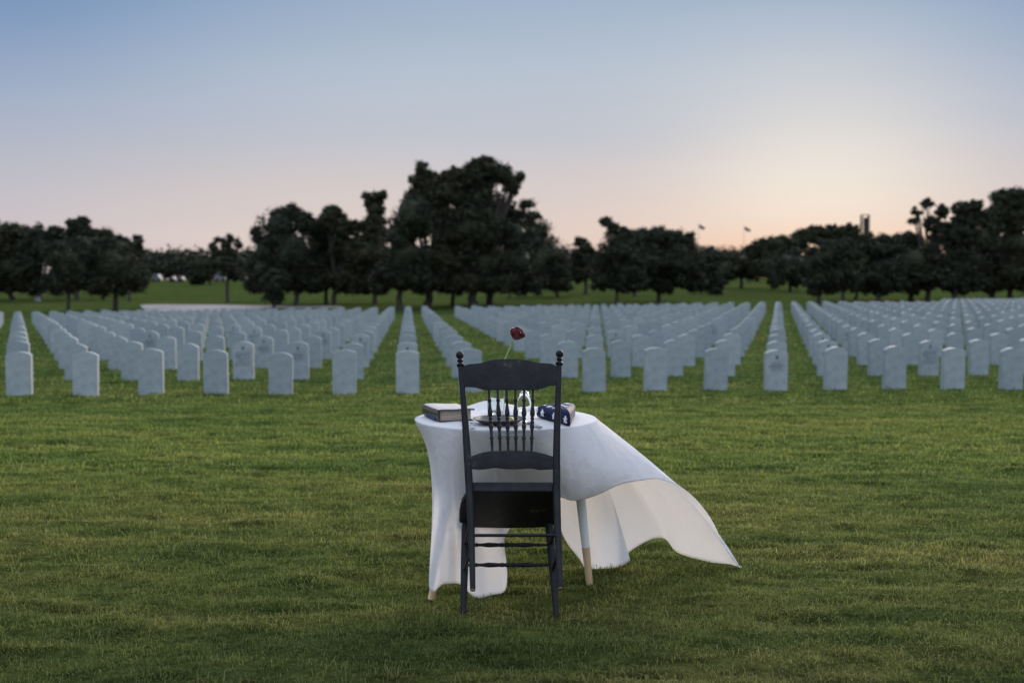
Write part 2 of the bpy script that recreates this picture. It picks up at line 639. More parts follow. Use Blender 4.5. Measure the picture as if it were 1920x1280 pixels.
# road: a pale drive that curves past the back of the left section
road_mid = [hit(640, 577), hit(560, 577), hit(500, 576), hit(430, 575.5), hit(370, 577), hit(330, 580), hit(300, 584), hit(285, 588)]
far = [hit(640, 575), hit(560, 575), hit(490, 573.5), hit(420, 572), hit(360, 571.5), hit(310, 571.3), hit(275, 571.5), hit(262, 573)]
nearp = [hit(640, 577.5), hit(560, 578), hit(505, 578.5), hit(450, 581), hit(405, 588), hit(380, 594), hit(330, 597), hit(282, 592)]
NS = 8
rv, rf = [], []
K = 40


def resample(pts, n):
    out = []
    for i in range(n):
        u = i / (n - 1) * (len(pts) - 1)
        k = min(int(u), len(pts) - 2)
        out.append(pts[k].lerp(pts[k + 1], u - k))
    return out


fa, ne = resample(far, K), resample(nearp, K)
for i in range(K):
    for j in range(NS):
        q = fa[i].lerp(ne[i], j / (NS - 1))
        rv.append((q.x, q.y, float(gz(q.x, q.y)) + 0.03))
for i in range(K - 1):
    for j in range(NS - 1):
        a = i * NS + j
        rf.append((a, a + 1, a + NS + 1, a + NS))
tag(put("road", mesh("road", rv, rf, M["road"], True)), "pale concrete cemetery drive curving behind the headstones", kind="structure")

# ------------------------------------------------------------------ grass blades
def vnoise(x, y, f, seed):
    r = np.random.default_rng(seed)
    o = np.zeros_like(x)
    for k in range(7):
        a, ph, ff = r.uniform(0, 6.28), r.uniform(0, 6.28), f * r.uniform(0.6, 1.7)
        o += np.sin((x * math.cos(a) + y * math.sin(a)) * ff + ph + 1.3 * np.sin(y * ff * 0.7 + ph))
    return o / 7


def grass_band(y0, y1, dens, ln, wd, margin):
    ym = np.sqrt(rng.uniform(y0 ** 2, y1 ** 2, int(dens * (y1 * y1 - y0 * y0) * 0.5 * 2 * (0.506 + margin))))
    xm = rng.uniform(-1, 1, len(ym)) * ym * (0.506 + margin)
    n = len(ym)
    clump = 1.5 * vnoise(xm * 0.4, ym, 8.0, 3) + 1.1 * vnoise(xm * 0.5, ym, 21.0, 5)
    l = ln * rng.uniform(0.6, 1.25, n) * (1 + 0.9 * clump)
    l = np.clip(l, ln * 0.5, ln * 2.2)
    # blades gather in small tufts and splay outwards from their middles
    nt_ = max(1, n // 9)
    pick = rng.integers(0, nt_, n)
    tx_, ty_ = xm[:nt_].copy(), ym[:nt_].copy()
    sc_ = wd * 5.0
    ox, oy = rng.normal(0, sc_, n), rng.normal(0, sc_, n)
    lone = rng.uniform(size=n) < 0.25
    ax_ = np.where(lone, xm, tx_[pick] + ox)
    ay_ = np.where(lone, ym, ty_[pick] + oy)
    tl = rng.uniform(0.65, 1.45, nt_)[pick]
    l = l * np.where(lone, 0.9, tl)
    xm, ym = ax_, ay_
    az = np.where(lone, rng.uniform(0, 2 * math.pi, n), np.arctan2(oy, ox) + rng.normal(0, 0.5, n))
    lean = rng.uniform(0.25, 1.15, n)
    dx, dy = np.cos(az) * np.sin(lean), np.sin(az) * np.sin(lean)
    dz = np.cos(lean)
    fa_ = rng.uniform(0, math.pi, n)
    sx, sy = np.cos(fa_) * wd / 2, np.sin(fa_) * wd / 2
    z0 = gz(xm, ym) - 0.002
    p = np.zeros((n, 5, 3))
    b0 = np.stack([xm, ym, z0], 1)
    mid_ = b0 + np.stack([dx * 0.35, dy * 0.35, dz * 0.6 + 0.1], 1) * l[:, None]
    tip_ = b0 + np.stack([dx, dy, dz * 0.75], 1) * l[:, None]
    s_ = np.stack([sx, sy, 0 * sx], 1)
    p[:, 0], p[:, 1] = b0 - s_, b0 + s_
    p[:, 2], p[:, 3] = mid_ + s_ * 0.8, mid_ - s_ * 0.8
    p[:, 4] = tip_
    return p.reshape(-1, 3)


bands = [(3.3, 5.2, 10500, 0.0235, 0.0034, 0.10), (5.2, 8.0, 5600, 0.026, 0.0048, 0.06), (8.0, 13.0, 2100, 0.030, 0.008, 0.05),
         (13.0, 24.0, 420, 0.038, 0.016, 0.03), (24.0, 60.0, 45, 0.055, 0.04, 0.02)]
PV = np.concatenate([grass_band(*q) for q in bands])
nb = len(PV) // 5
me = bpy.data.meshes.new("grass")
me.vertices.add(nb * 5)
me.vertices.foreach_set("co", PV.ravel())
base = np.arange(nb)[:, None] * 5
lp = np.concatenate([base + np.array([[0, 1, 2, 3]]), base + np.array([[3, 2, 4]])], 1).ravel()
me.loops.add(len(lp))
me.loops.foreach_set("vertex_index", lp)
me.polygons.add(nb * 2)
stt = (np.arange(nb)[:, None] * 7 + np.array([[0, 4]])).ravel()
me.polygons.foreach_set("loop_start", stt)
me.materials.append(M["blade"])
me.update(calc_edges=True)
me.validate()
tag(put("grass", me), "short mown grass blades covering the lawn", "grass", kind="stuff")

# ------------------------------------------------------------------ headstones
TH = R(-5.83)
cdir = Vector((math.sin(TH), math.cos(TH), 0))
g0 = hit(764.5, 736.5)
O0 = Vector((g0.x, g0.y, 0))
rdir = Vector((math.cos(R(4.12)), math.sin(R(4.12)), 0))
SP, RW = 0.06204 * g0.y, 2.42
SW, SH, ST = 0.336, 0.63, 0.10


def stone_profile(rise=0.052, n=10):
    pts = [(-SW / 2, -0.12), (SW / 2, -0.12), (SW / 2, SH - rise)]
    for i in range(1, n):
        x = SW / 2 - SW * i / n
        pts.append((x, SH - rise * (2 * x / SW) ** 2))
    pts.append((-SW / 2, SH - rise))
    return pts


def stone_mesh(rise):
    pr = stone_profile(rise)
    n = len(pr)
    v = [(x, -ST / 2, z) for x, z in pr] + [(x, ST / 2, z) for x, z in pr]
    f = [tuple(range(n)), tuple(range(2 * n - 1, n - 1, -1))] + [(i, n + i, n + (i + 1) % n, (i + 1) % n) for i in range(n)]
    me_ = mesh("headstone", v, f, M["marble"])
    bm = bmesh.new()
    bm.from_mesh(me_)
    bmesh.ops.recalc_face_normals(bm, faces=bm.faces)
    eds = [e for e in bm.edges if len(e.link_faces) == 2 and e.calc_face_angle() > 0.5]
    bmesh.ops.bevel(bm, geom=eds, offset=0.007, segments=2, affect="EDGES")
    bm.to_mesh(me_)
    bm.free()
    me_.polygons.foreach_set("use_smooth", [True] * len(me_.polygons))
    me_.set_sharp_from_angle(angle=R(35))
    return me_


stones = [stone_mesh(0.05), stone_mesh(0.062), stone_mesh(0.04)]


def inscription_mesh(seed, dense):
    r = random.Random(seed)
    mb = MB()
    y = -ST / 2 - 0.0015

    def q(x0, x1, z0, z1):
        mb.slab([(x0, y, z0), (x1, y, z0), (x1, y, z1), (x0, y, z1)], (0, 0.003, 0))

    z = 0.455
    rows = 8 if dense else 5
    for k in range(rows):
        wdt = r.uniform(0.10, 0.135) if k in (1, 2, 4) or dense else r.uniform(0.05, 0.10)
        h = 0.018 if k in (1, 2) else 0.012
        x = -wdt
        while x < wdt - 0.008:
            cw = r.uniform(0.010, 0.019)
            x1 = min(x + cw, wdt)
            if r.random() > 0.12:
                q(x, x1, z - h, z)
                # a letter is rarely a full block: notch it with gaps
            x = x1 + r.uniform(0.003, 0.006)
        z -= 0.030
    return mesh("lettering", mb.v, mb.f, M["engrave"])


def emblem_mesh():
    mb = MB()
    y = -ST / 2 - 0.0015
    out = [(0.012, 0.50), (0.020, 0.515), (0.026, 0.535), (0.020, 0.552), (0.006, 0.562), (-0.006, 0.562), (-0.020, 0.552), (-0.026, 0.535), (-0.020, 0.515), (-0.012, 0.50)]
    mb.slab([(x, y, z - 0.005) for x, z in out], (0, 0.003, 0))
    return mesh("emblem", mb.v, mb.f, M["engrave"])


emb_me = emblem_mesh()
ins = [inscription_mesh(1, False), inscription_mesh(2, True)]


def px_of(p):
    v = Vector(p) - Vector((0, 0, H))
    wv_ = v.y * cp - v.z * sp
    return 960 + F * v.x / wv_, 640 - F * (v.y * sp + v.z * cp) / wv_


engraved = {(0, 6): 0, (1, -3): 1, (1, -2): 0, (2, -3): 0, (2, -1): 1, (1, 8): 0, (1, 10): 1, (2, 2): 0, (3, -6): 0, (4, -4): 1, (2, 9): 0, (3, 5): 1, (1, 0): 0,
            (3, -2): 0, (5, -5): 1, (4, 1): 0, (4, 12): 1, (5, 9): 0}
ordn = ["first", "second", "third", "fourth", "fifth", "sixth", "seventh", "eighth", "ninth", "tenth", "eleventh", "twelfth", "thirteenth", "fourteenth", "fifteenth",
        "sixteenth", "seventeenth", "eighteenth", "nineteenth", "twentieth"]


def nth(i):
    if i < 20:
        return ordn[i]
    tens = {2: "twenty", 3: "thirty", 4: "forty", 5: "fifty"}
    i += 1
    if i % 10 == 0:
        return {3: "thirtieth", 4: "fortieth", 5: "fiftieth"}[i // 10]
    return tens[i // 10] + "-" + ordn[i % 10 - 1]


rnames = ["front row", "second row", "third row", "fourth row", "fifth row", "sixth row", "seventh row", "eighth row", "ninth row", "tenth row"]
NR = 10
mass = MB()
mv, mf = [], []
sm = stones[0]
sv = np.array([v.co[:] for v in sm.vertices])
sf = [tuple(p.vertices) for p in sm.polygons]
for j in range(0, 31):
    row = []
    for k in range(-45, 60):
        if k == 2:
            continue
        p = O0 + rdir * (SP * k) + cdir * (RW * j)
        if p.y < 5:
            continue
        px, _ = px_of((p.x, p.y, 0))
        if j >= 18 and px < 1766:
            continue
        if j >= 27:
            continue
        if px < -260 or px > 2180:
            continue
        row.append((k, p, px))
    vis = [q for q in row if -22 < q[2] < 1942]
    for k, p, px in row:
        r = random.Random(j * 1000 + k)
        z = float(gz(p.x, p.y)) - r.uniform(-0.012, 0.03)
        yaw = -TH * 0 + r.gauss(0, 0.018)
        tx, ty = r.gauss(0, 0.008), r.gauss(0, 0.008)
        Rm = Matrix.Rotation(TH * -1 + yaw, 4, "Z") @ Matrix.Rotation(tx, 4, "X") @ Matrix.Rotation(ty, 4, "Y")
        if j < NR and (k, p, px) in vis:
            i = vis.index((k, p, px))
            o = put("headstone", stones[r.choice([0, 0, 1, 2])])
            o.matrix_world = Matrix.Translation((p.x, p.y, z)) @ Rm
            e = engraved.get((j, k))
            look = "white marble headstone" if e is None else ("engraved white headstone with dark lettering" if e else "white headstone with small engraved emblem")
            frm = nth(i) + " from the left" if i < len(vis) / 2 else nth(len(vis) - 1 - i) + " from the right"
            tag(o, f"{look} in the {rnames[j]}, {frm}", "headstone", "white headstones in rows on the lawn")
            if e is not None:
                put("lettering", ins[e], o)
                put("emblem", emb_me, o)
        else:
            M4 = Matrix.Translation((p.x, p.y, z)) @ Rm
            b_ = len(mv)
            mv.extend([tuple(M4 @ Vector(q)) for q in sv])
            mf.extend([tuple(i + b_ for i in q) for q in sf])
me = mesh("headstones", mv, mf, M["marble"])
me.polygons.foreach_set("use_smooth", [True] * len(me.polygons))
me.set_sharp_from_angle(angle=R(35))
tag(put("headstones", me), "distant mass of white headstones behind the tenth row", "headstones", "white headstones in rows on the lawn", "stuff")

# ------------------------------------------------------------------ trees
def leaf_cloud(verts, faces, cx, cy, cz, rad, n, size, r):
    """n small quads in a ball"""
    d = r.normal(size=(n, 3))
    d /= np.linalg.norm(d, axis=1)[:, None]
    q = d * (rad * np.where(r.uniform(size=n) < 0.27, r.uniform(0.95, 1.8, n), r.uniform(0.2, 1.0, n) ** 0.5 * 1.05))[:, None] * np.array([1, 1, 0.85])
    c0 = q + np.array([cx, cy, cz])
    a = r.normal(size=(n, 3))
    a /= np.linalg.norm(a, axis=1)[:, None]
    b1 = np.cross(a, d + 1e-3)
    b1 /= np.linalg.norm(b1, axis=1)[:, None] + 1e-9
    s_ = size * r.uniform(0.6, 1.3, n)[:, None]
    k = len(verts) and sum(len(x) for x in verts)
    p = np.stack([c0 - a * s_ - b1 * s_ * 0.25, c0 + b1 * s_ * -0.55, c0 + a * s_ - b1 * s_ * 0.1, c0 + b1 * s_ * 0.55], 1).reshape(-1, 3)
    verts.append(p)
    faces.append((k + np.arange(n)[:, None] * 4 + np.array([[0, 1, 2, 3]])))


def tree(base, lobes, label, trunk_px=5.0, airy=0.0, group="dark trees behind the headstones", name="tree", lean=0, leafk=1.0, cat="tree", trunk_top=None):
    """base=(px,py) of the foot; lobes=[(px,py,rx,ry)] in photo pixels"""
    b0 = hit(*base)
    D = b0.y
    lobes = list(lobes)
    if airy < 0.3 and base[1] > 550 and len(lobes) > 2:
        xa, xb = min(q[0] - q[2] for q in lobes if q[1] > 430), max(q[0] + q[2] for q in lobes if q[1] > 430)
        k_ = max(1, int((xb - xa - 30) / 30))
        for i in range(k_ + 1):
            lobes.append((xa + 20 + (xb - xa - 40) * (i / k_), 529 + 5 * math.sin(i * 2.3 + base[0]), 25, 19))
    r = np.random.default_rng(int(base[0] * 7 + base[1] * 13) % 99991)
    ppm = D / F
    root = empty(name, b0, label, cat, group)
    verts, faces = [], []
    cents = []
    for (lx, ly, rx, ry) in lobes:
        c_ = P(lx, ly, D + r.uniform(-0.8, 0.8) * rx * ppm * 0.5)
        wx, wz = rx * ppm, ry * ppm
        wy = 0.5 * (wx + wz)
        cents.append((c_, wx, wz))
        cr = max(0.26, min(0.75, 0.30 * min(wx, wz))) * (0.8 if airy else 1)
        n = int(max(6, 3.0 * wx * wz * wy / (cr ** 3) * 0.22 * (1 - airy * 0.80)))
        n = min(int(n * 1.35), 200)
        for i in range(n):
            d = r.normal(size=3)
            d /= np.linalg.norm(d)
            rr = r.uniform(0.25, 1.0) ** 0.5 * (1 + r.normal() * 0.05)
            x, y, z = c_.x + d[0] * wx * rr * 0.93, c_.y + d[1] * wy * rr * 0.93, c_.z + d[2] * wz * rr * 0.93
            k_ = cr * r.uniform(0.45, 1.3)
            leaf_cloud(verts, faces, x, y, z, k_, int(84 * leafk * (1 - 0.35 * airy)), 0.00132 * D * (0.9 + 0.25 * r.uniform()), r)
    if not airy or airy < 0.2:
        for c_, wx, wz in cents:
            th_, ph_ = np.meshgrid(np.linspace(0.05, math.pi - 0.05, 8), np.linspace(0, 2 * math.pi, 13))
            k_ = 0.60 * (1 + 0.13 * np.sin(3 * ph_ + 5 * th_ + c_.x) * np.sin(2 * th_))
            k_[-1] = k_[0]
            G_ = np.stack([c_.x + k_ * wx * np.sin(th_) * np.cos(ph_), c_.y + k_ * 0.5 * (wx + wz) * np.sin(th_) * np.sin(ph_), c_.z + k_ * wz * np.cos(th_)], 2)
            q_ = np.stack([G_[:-1, :-1], G_[1:, :-1], G_[1:, 1:], G_[:-1, 1:]], 2).reshape(-1, 3)
            k0 = sum(len(x) for x in verts)
            verts.append(q_)
            faces.append(k0 + np.arange(len(q_)).reshape(-1, 4))
    vv = np.concatenate(verts) - np.array(b0)
    ff = np.concatenate(faces)
    me_ = bpy.data.meshes.new("crown")
    me_.vertices.add(len(vv))
    me_.vertices.foreach_set("co", vv.ravel())
    me_.loops.add(ff.size)
    me_.loops.foreach_set("vertex_index", ff.ravel())
    me_.polygons.add(len(ff))
    me_.polygons.foreach_set("loop_start", np.arange(len(ff)) * 4)
    me_.materials.append(M["leaf"])
    me_.update(calc_edges=True)
    put("crown", me_, root)
    tb = MB()
    tr_ = trunk_px * ppm
    main = max(cents, key=lambda q: q[1] * q[2])[0]
    low = min(q[0].z - q[2] * 0.5 for q in cents)
    top = Vector((b0.x + (main.x - b0.x) * 0.12, b0.y, max(low, b0.z + 0.6)))
    mid_ = b0.lerp(top, 0.5) + Vector((r.uniform(-0.3, 0.3) * tr_ * 2, 0, 0))
    tb.tube([b0 - Vector((0, 0, 0.2)), b0 + Vector((0, 0, 0.15)), mid_, top], [tr_ * 1.35, tr_ * 1.05, tr_ * 0.9, tr_ * 0.8], 9)
    for c_, wx, wz in cents:
        e = c_ + Vector((0, 0, wz * 0.35))
        m_ = top.lerp(e, 0.5) + Vector((r.uniform(-0.2, 0.2) * wx, r.uniform(-0.2, 0.2) * wx, r.uniform(0, 0.2) * wz))
        tb.tube([top - Vector((0, 0, 0.1)), m_, e], [tr_ * 0.6, tr_ * 0.38, tr_ * 0.12], 7)
        for q in range(4 if airy else 2):
            e2 = c_ + Vector((r.uniform(-0.8, 0.8) * wx, r.uniform(-0.6, 0.6) * wx, r.uniform(-0.2, 0.8) * wz))
            tb.tube([m_, m_.lerp(e2, 0.5) + Vector((0, 0, 0.1 * wz)), e2], [tr_ * 0.3, tr_ * 0.18, tr_ * 0.06], 5)
    tb.build("trunk", M["bark"], root)
    return root


T = tree
T((25, 563), [(0, 470, 62, 50), (10, 440, 35, 26), (-30, 480, 60, 60), (25, 505, 45, 40)], "broad dark tree cut off by the left edge of the picture", 5)
T((75, 563), [(62, 448, 36, 30), (85, 470, 36, 40), (50, 490, 30, 34), (100, 438, 18, 18)], "dark pine behind and between the two broad left trees", 6)
T((128, 585), [(140, 497, 52, 44), (118, 520, 34, 34), (165, 470, 36, 34), (115, 480, 30, 30)], "round dark tree whose thin trunk stands nearest on the left", 3.5)
T((145, 563), [(150, 424, 24, 17), (145, 447, 34, 20), (165, 440, 20, 16)], "taller pine top rising above the round tree on the left", 5)
T((217, 583), [(212, 495, 52, 48), (240, 515, 38, 38), (195, 525, 38, 26), (222, 463, 32, 22)], "round dark tree at the right end of the left group", 5)
T((243, 566), [(258, 455, 12, 14), (245, 470, 22, 22), (262, 475, 10, 16)], "ragged thin tree top at the right end of the left group", 3, airy=0.5)
T((195, 562), [(190, 450, 26, 24), (180, 470, 30, 24)], "dark tree behind the round trees of the left group", 4)
T((396, 534), [(378, 506, 27, 24), (396, 498, 20, 18), (370, 520, 22, 14)], "low dark tree standing before the distant wood at left", 3)
T((427, 567), [(400, 462, 8, 8), (414, 449, 9, 7), (432, 446, 9, 7), (447, 457, 8, 8), (408, 474, 8, 6), (428, 470, 10, 8), (440, 474, 7, 6), (424, 459, 7, 7), (428, 503, 18, 22), (446, 514, 18, 14)], "slender thin-crowned tree alone on the grass beyond the drive", 3.5, airy=0.7)
T((514, 578), [(514, 556, 19, 20), (513, 535, 15, 20), (514, 520, 9, 10)], "small egg-shaped conifer standing near the drive", 3, cat="conifer tree")
T((555, 574), [(525, 425, 42, 40), (500, 470, 34, 34), (548, 470, 48, 46), (545, 515, 62, 34), (495, 505, 34, 26), (540, 400, 26, 18), (482, 440, 12, 18), (575, 420, 18, 26)], "large dark tree at the left end of the middle group", 5)
T((612, 571), [(598, 440, 24, 34), (618, 480, 40, 40), (610, 512, 36, 24), (590, 490, 34, 30)], "dark tree with slim trunk second in the middle group", 4)
T((627, 572), [(624, 402, 22, 19), (640, 430, 34, 26), (612, 420, 20, 18), (650, 465, 36, 34), (668, 428, 16, 18)], "dark tree with a domed top right of the slim trunk", 5)
T((703, 571), [(712, 366, 12, 13), (704, 390, 20, 20), (700, 430, 26, 40), (690, 475, 40, 44), (700, 510, 46, 26), (690, 372, 8, 12)], "tall narrow tree left of the great central tree", 5, airy=0.12)
T((750, 581), [(770, 400, 40, 40), (750, 440, 40, 40), (760, 480, 56, 44), (755, 515, 60, 26), (792, 420, 34, 30)], "spreading dark tree left under the great central tree", 6)
T((800, 578), [(800, 345, 34, 30), (830, 360, 36, 30), (784, 375, 26, 24), (820, 400, 44, 36), (790, 318, 14, 15), (845, 330, 18, 18), (850, 440, 50, 40), (830, 490, 60, 40)], "great central tree with the ragged left shoulder", 8, airy=0.1)
T((848, 573), [(862, 335, 20, 18), (870, 375, 36, 30), (860, 420, 40, 34), (858, 512, 46, 26)], "dark tree in the heart of the central clump", 4)
T((888, 576), [(905, 312, 26, 20), (930, 326, 30, 20), (888, 330, 30, 24), (955, 340, 22, 16), (975, 330, 8, 8), (960, 355, 18, 12), (900, 370, 44, 34), (890, 430, 60, 48), (900, 490, 70, 44)], "tallest tree of the central clump with leaning flat top", 9, airy=0.08)
T((918, 574), [(945, 400, 40, 22), (960, 440, 44, 36), (965, 490, 50, 40), (935, 510, 46, 28), (985, 385, 16, 9)], "dark tree right of the tallest one, trunk close beside it", 7)
T((1045, 558), [(1000, 440, 40, 34), (1020, 475, 42, 42), (1005, 510, 50, 32), (1042, 500, 26, 34), (995, 408, 20, 12)], "rounded dark tree closing the central clump on the right", 3.5)
T((955, 560), [(955, 525, 14, 20), (958, 508, 10, 14)], "pale green sapling before the central clump", 2, airy=0.4)
T((1098, 552), [(1090, 455, 14, 10), (1100, 470, 16, 14), (1088, 495, 26, 30), (1108, 500, 20, 26), (1080, 510, 20, 22)], "thin tree in the gap right of the central clump", 4, airy=0.35)
T((1155, 571), [(1150, 430, 18, 12), (1168, 440, 18, 16), (1160, 470, 38, 32), (1145, 500, 36, 30), (1137, 415, 9, 8), (1175, 505, 36, 26)], "dark tree with tufted top left in the right-centre group", 3)
T((1235, 566), [(1245, 445, 40, 20), (1215, 455, 40, 26), (1270, 470, 44, 34), (1225, 490, 60, 36), (1280, 500, 42, 32), (1290, 448, 18, 16)], "broad flat-topped dark tree in the right-centre group", 4.5)
T((1190, 556), [(1195, 445, 24, 20), (1192, 500, 34, 34)], "dark tree behind the tufted one in the right-centre group", 4)
T((1337, 553), [(1330, 490, 26, 22), (1322, 510, 22, 22), (1335, 470, 10, 8), (1345, 480, 14, 10)], "small dark tree beside the flat-topped one", 3)
T((1390, 541), [(1385, 495, 40, 26), (1365, 505, 28, 24), (1410, 505, 24, 24)], "low rounded tree in the dip of the skyline", 3.5)
T((1450, 543), [(1440, 462, 34, 20), (1470, 460, 34, 22), (1450, 490, 46, 30), (1415, 470, 18, 14), (1500, 448, 18, 18)], "grey-green tree left of the glowing gap", 4)
T((1482, 548), [(1480, 500, 44, 36), (1455, 515, 26, 24), (1505, 515, 26, 24)], "round dark tree below the grey-green one", 3.5)
T((1535, 576), [(1550, 480, 36, 34), (1535, 515, 26, 26), (1568, 510, 34, 30), (1580, 465, 28, 26)], "dark tree with the trunk nearest on the right", 4)
T((1580, 568), [(1530, 440, 24, 18), (1560, 438, 26, 15), (1590, 435, 24, 15), (1600, 470, 40, 34), (1600, 510, 36, 30)], "loose-topped tree against the sunset glow", 4, airy=0.4)
T((1604, 563), [(1625, 455, 26, 18), (1630, 490, 40, 36), (1560, 460, 26, 20)], "dark tree below the narrow tower", 3)
T((1645, 568), [(1655, 465, 36, 22), (1660, 500, 40, 34), (1640, 520, 30, 22)], "dark tree right of the narrow tower", 5)
T((1708, 565), [(1700, 455, 30, 20), (1712, 490, 44, 38), (1690, 515, 36, 24)], "dark tree behind the leaning pine at right", 5)
T((1738, 566), [(1738, 382, 15, 9), (1722, 395, 12, 8), (1768, 396, 14, 16), (1750, 420, 22, 14), (1714, 414, 9, 7), (1770, 440, 30, 24), (1758, 480, 40, 36), (1752, 520, 40, 22)], "open-crowned pine with sky showing through its branches", 5, airy=0.55)
T((1790, 566), [(1800, 392, 18, 12), (1826, 386, 20, 12), (1812, 412, 28, 16), (1800, 440, 34, 26), (1800, 490, 46, 40)], "dark pine with a ragged crown right of the open one", 5, airy=0.25)
T((1860, 562), [(1850, 412, 30, 22), (1845, 450, 44, 36), (1850, 500, 50, 40), (1870, 395, 18, 16)], "tall dark tree second from the right edge", 5)
T((1895, 562), [(1890, 374, 30, 22), (1915, 372, 26, 20), (1900, 410, 40, 30), (1900, 460, 50, 44), (1905, 510, 46, 34)], "tallest tree of the right group, cut off by the edge", 5)

# distant wood
wv_, wf_ = [], []
rw = np.random.default_rng(5)
for (x0, x1, ytop) in ((150, 760, 482), (1000, 1560, 492), (1560, 2050, 500)):
    for px in np.arange(x0, x1, 7):
        for q in range(3):
            D = 235 + rw.uniform(-12, 12)
            yy = rw.uniform(ytop + 6 * math.sin(px * 0.05) + 4 * math.sin(px * 0.13 + 1), 512)
            c_ = P(px + rw.uniform(-4, 4), yy, D)
            leaf_cloud(wv_, wf_, c_.x, c_.y, c_.z, rw.uniform(1.0, 1.8), 50, 0.5, rw)
        c_ = P(px, 505, 240)
        for zz in (0.5, 2.0, 3.4, 5):
            leaf_cloud(wv_, wf_, c_.x, c_.y, float(gz(c_.x, c_.y)) + zz + 0.8, 1.8, 40, 0.55, rw)
me = mesh("far_woods", np.concatenate(wv_), np.concatenate(wf_).tolist(), M["leaf"])
tag(put("far_woods", me), "distant wood seen low between the nearer trees", "woods", kind="stuff")

# ------------------------------------------------------------------ far small things
def tower():
    D = 230.0
    c_ = P(1621.5, 430, D)
    gzv = float(gz(c_.x, D))
    b0 = Vector((c_.x, D, gzv))
    root = empty("tower", b0, "narrow concrete bell tower rising above the trees at sunset", "tower")
    top = P(1621, 404, D).z
    hw = 6.8 * D / F
    for s_ in (-1, 1):
        mb = MB()
        mb.box((c_.x + s_ * hw, D, (gzv + top) / 2), (0.09, 0, 0), (0, 0.5, 0), (0, 0, (top - gzv) / 2))
        mb.build("pillar", M["tower"], root, smooth=False)
    mb = MB()
    mb.box((c_.x + 0.1, D, (gzv + top - 0.5) / 2), (0.34, 0, 0), (0, 0.4, 0), (0, 0, (top - 0.5 - gzv) / 2))
    mb.build("core", M["tower"], root, smooth=False)
    mb = MB()
    mb.box((c_.x, D, top + 0.12), (hw + 0.10, 0, 0), (0, 0.55, 0), (0, 0, 0.06))
    mb.build("cap", M["tower"], root, smooth=False)


tower()
for (px, py, lab) in ((1310, 421, "small drooping flag over the flat-topped tree, left of two"), (1395.5, 425, "small drooping flag over the skyline dip, right of two")):
    D = 190.0
    tp = P(px, py - 2, D)
    zb = float(gz(tp.x, D))
    root = empty("flagpole", (tp.x, D, zb), lab, "flag", "two small flags above the trees")
    mb = MB()
    mb.tube([(tp.x, D, zb), (tp.x, D, tp.z)], [0.06, 0.025], 8)
    mb.build("pole", M["white"], root)
    mb = MB()
    k = D / F
    pts = [(0, 0), (3, -1), (8, -4), (12, -7), (11, -10), (6, -9), (3, -8), (0.5, -6)]
    vs, fs_ = [], []
    for i, (a, c2) in enumerate(pts):
        vs.append((tp.x + a * k, D + 0.25 * math.sin(i * 1.7), tp.z - 0.15 + c2 * k))
    mb.slab(vs, (0, 0.03, 0))
    mb.build("flag_cloth", M["flagfar"], root)


def parked_car(px, py, lab, wpx, D=None):
    p = hit(px, py)
    root = empty("parked_car", p, lab, "car", "pale vehicles parked far off at left")
    k = p.y / F
    hw = wpx * k / 2
    hgt = min(hw * 1.1, 1.0)
    mb = MB()
    prof = [(-hw, 0.3), (hw, 0.3), (hw, 0.3 + hgt * 0.6), (hw * 0.62, 0.35 + hgt * 0.75), (hw * 0.4, 0.3 + hgt * 1.4), (-hw * 0.7, 0.3 + hgt * 1.4), (-hw * 0.95, 0.3 + hgt * 0.8)]
    mb.slab([(p.x + a, p.y - 0.85, p.z + c2) for a, c2 in prof], (0, 1.7, 0))
    mb.build("body", M["white"], root, bevel=0.08)
    mb = MB()
    mb.box((p.x - hw * 0.15, p.y - 0.86, p.z + 0.3 + hgt * 1.1), (hw * 0.5, 0, 0), (0, 0.01, 0), (0, 0, hgt * 0.2))
    mb.build("window", M["dglass"], root, smooth=False)
    for s_ in (-0.62, 0.62):
        mb = MB()
        mb.tube([(p.x + s_ * hw, p.y - 0.9, p.z + 0.32), (p.x + s_ * hw, p.y - 0.65, p.z + 0.32)], 0.32, 14)
        mb.build("wheel", M["rubber"], root)


parked_car(296, 529, "pale vehicle at the far left, beside the left trees", 15)
parked_car(325, 529, "pale vehicle far off, second from the left trees", 9)
parked_car(341, 529, "pale vehicle far off, third from the left trees", 9)
parked_car(415, 529, "low pale vehicle behind the slender lone tree", 20)
parked_car(457, 526, "small pale vehicle right of the slender lone tree", 8)
# white marker under the left trees
p = hit(70, 564)
root = empty("marker_stone", p, "small white marker on the grass under the left trees", "marker")
mb = MB()
mb.slab([(p.x - 0.22, p.y, p.z), (p.x + 0.22, p.y, p.z), (p.x + 0.22, p.y, p.z + 0.30), (p.x + 0.1, p.y, p.z + 0.38), (p.x - 0.1, p.y, p.z + 0.38), (p.x - 0.22, p.y, p.z + 0.30)], (0, 0.12, 0))
mb.build("face", M["white"], root, bevel=0.015)
mb = MB()
mb.box((p.x, p.y + 0.05, p.z + 0.02), (0.3, 0, 0), (0, 0.14, 0), (0, 0, 0.03))
mb.build("base", M["marble"], root, bevel=0.01)

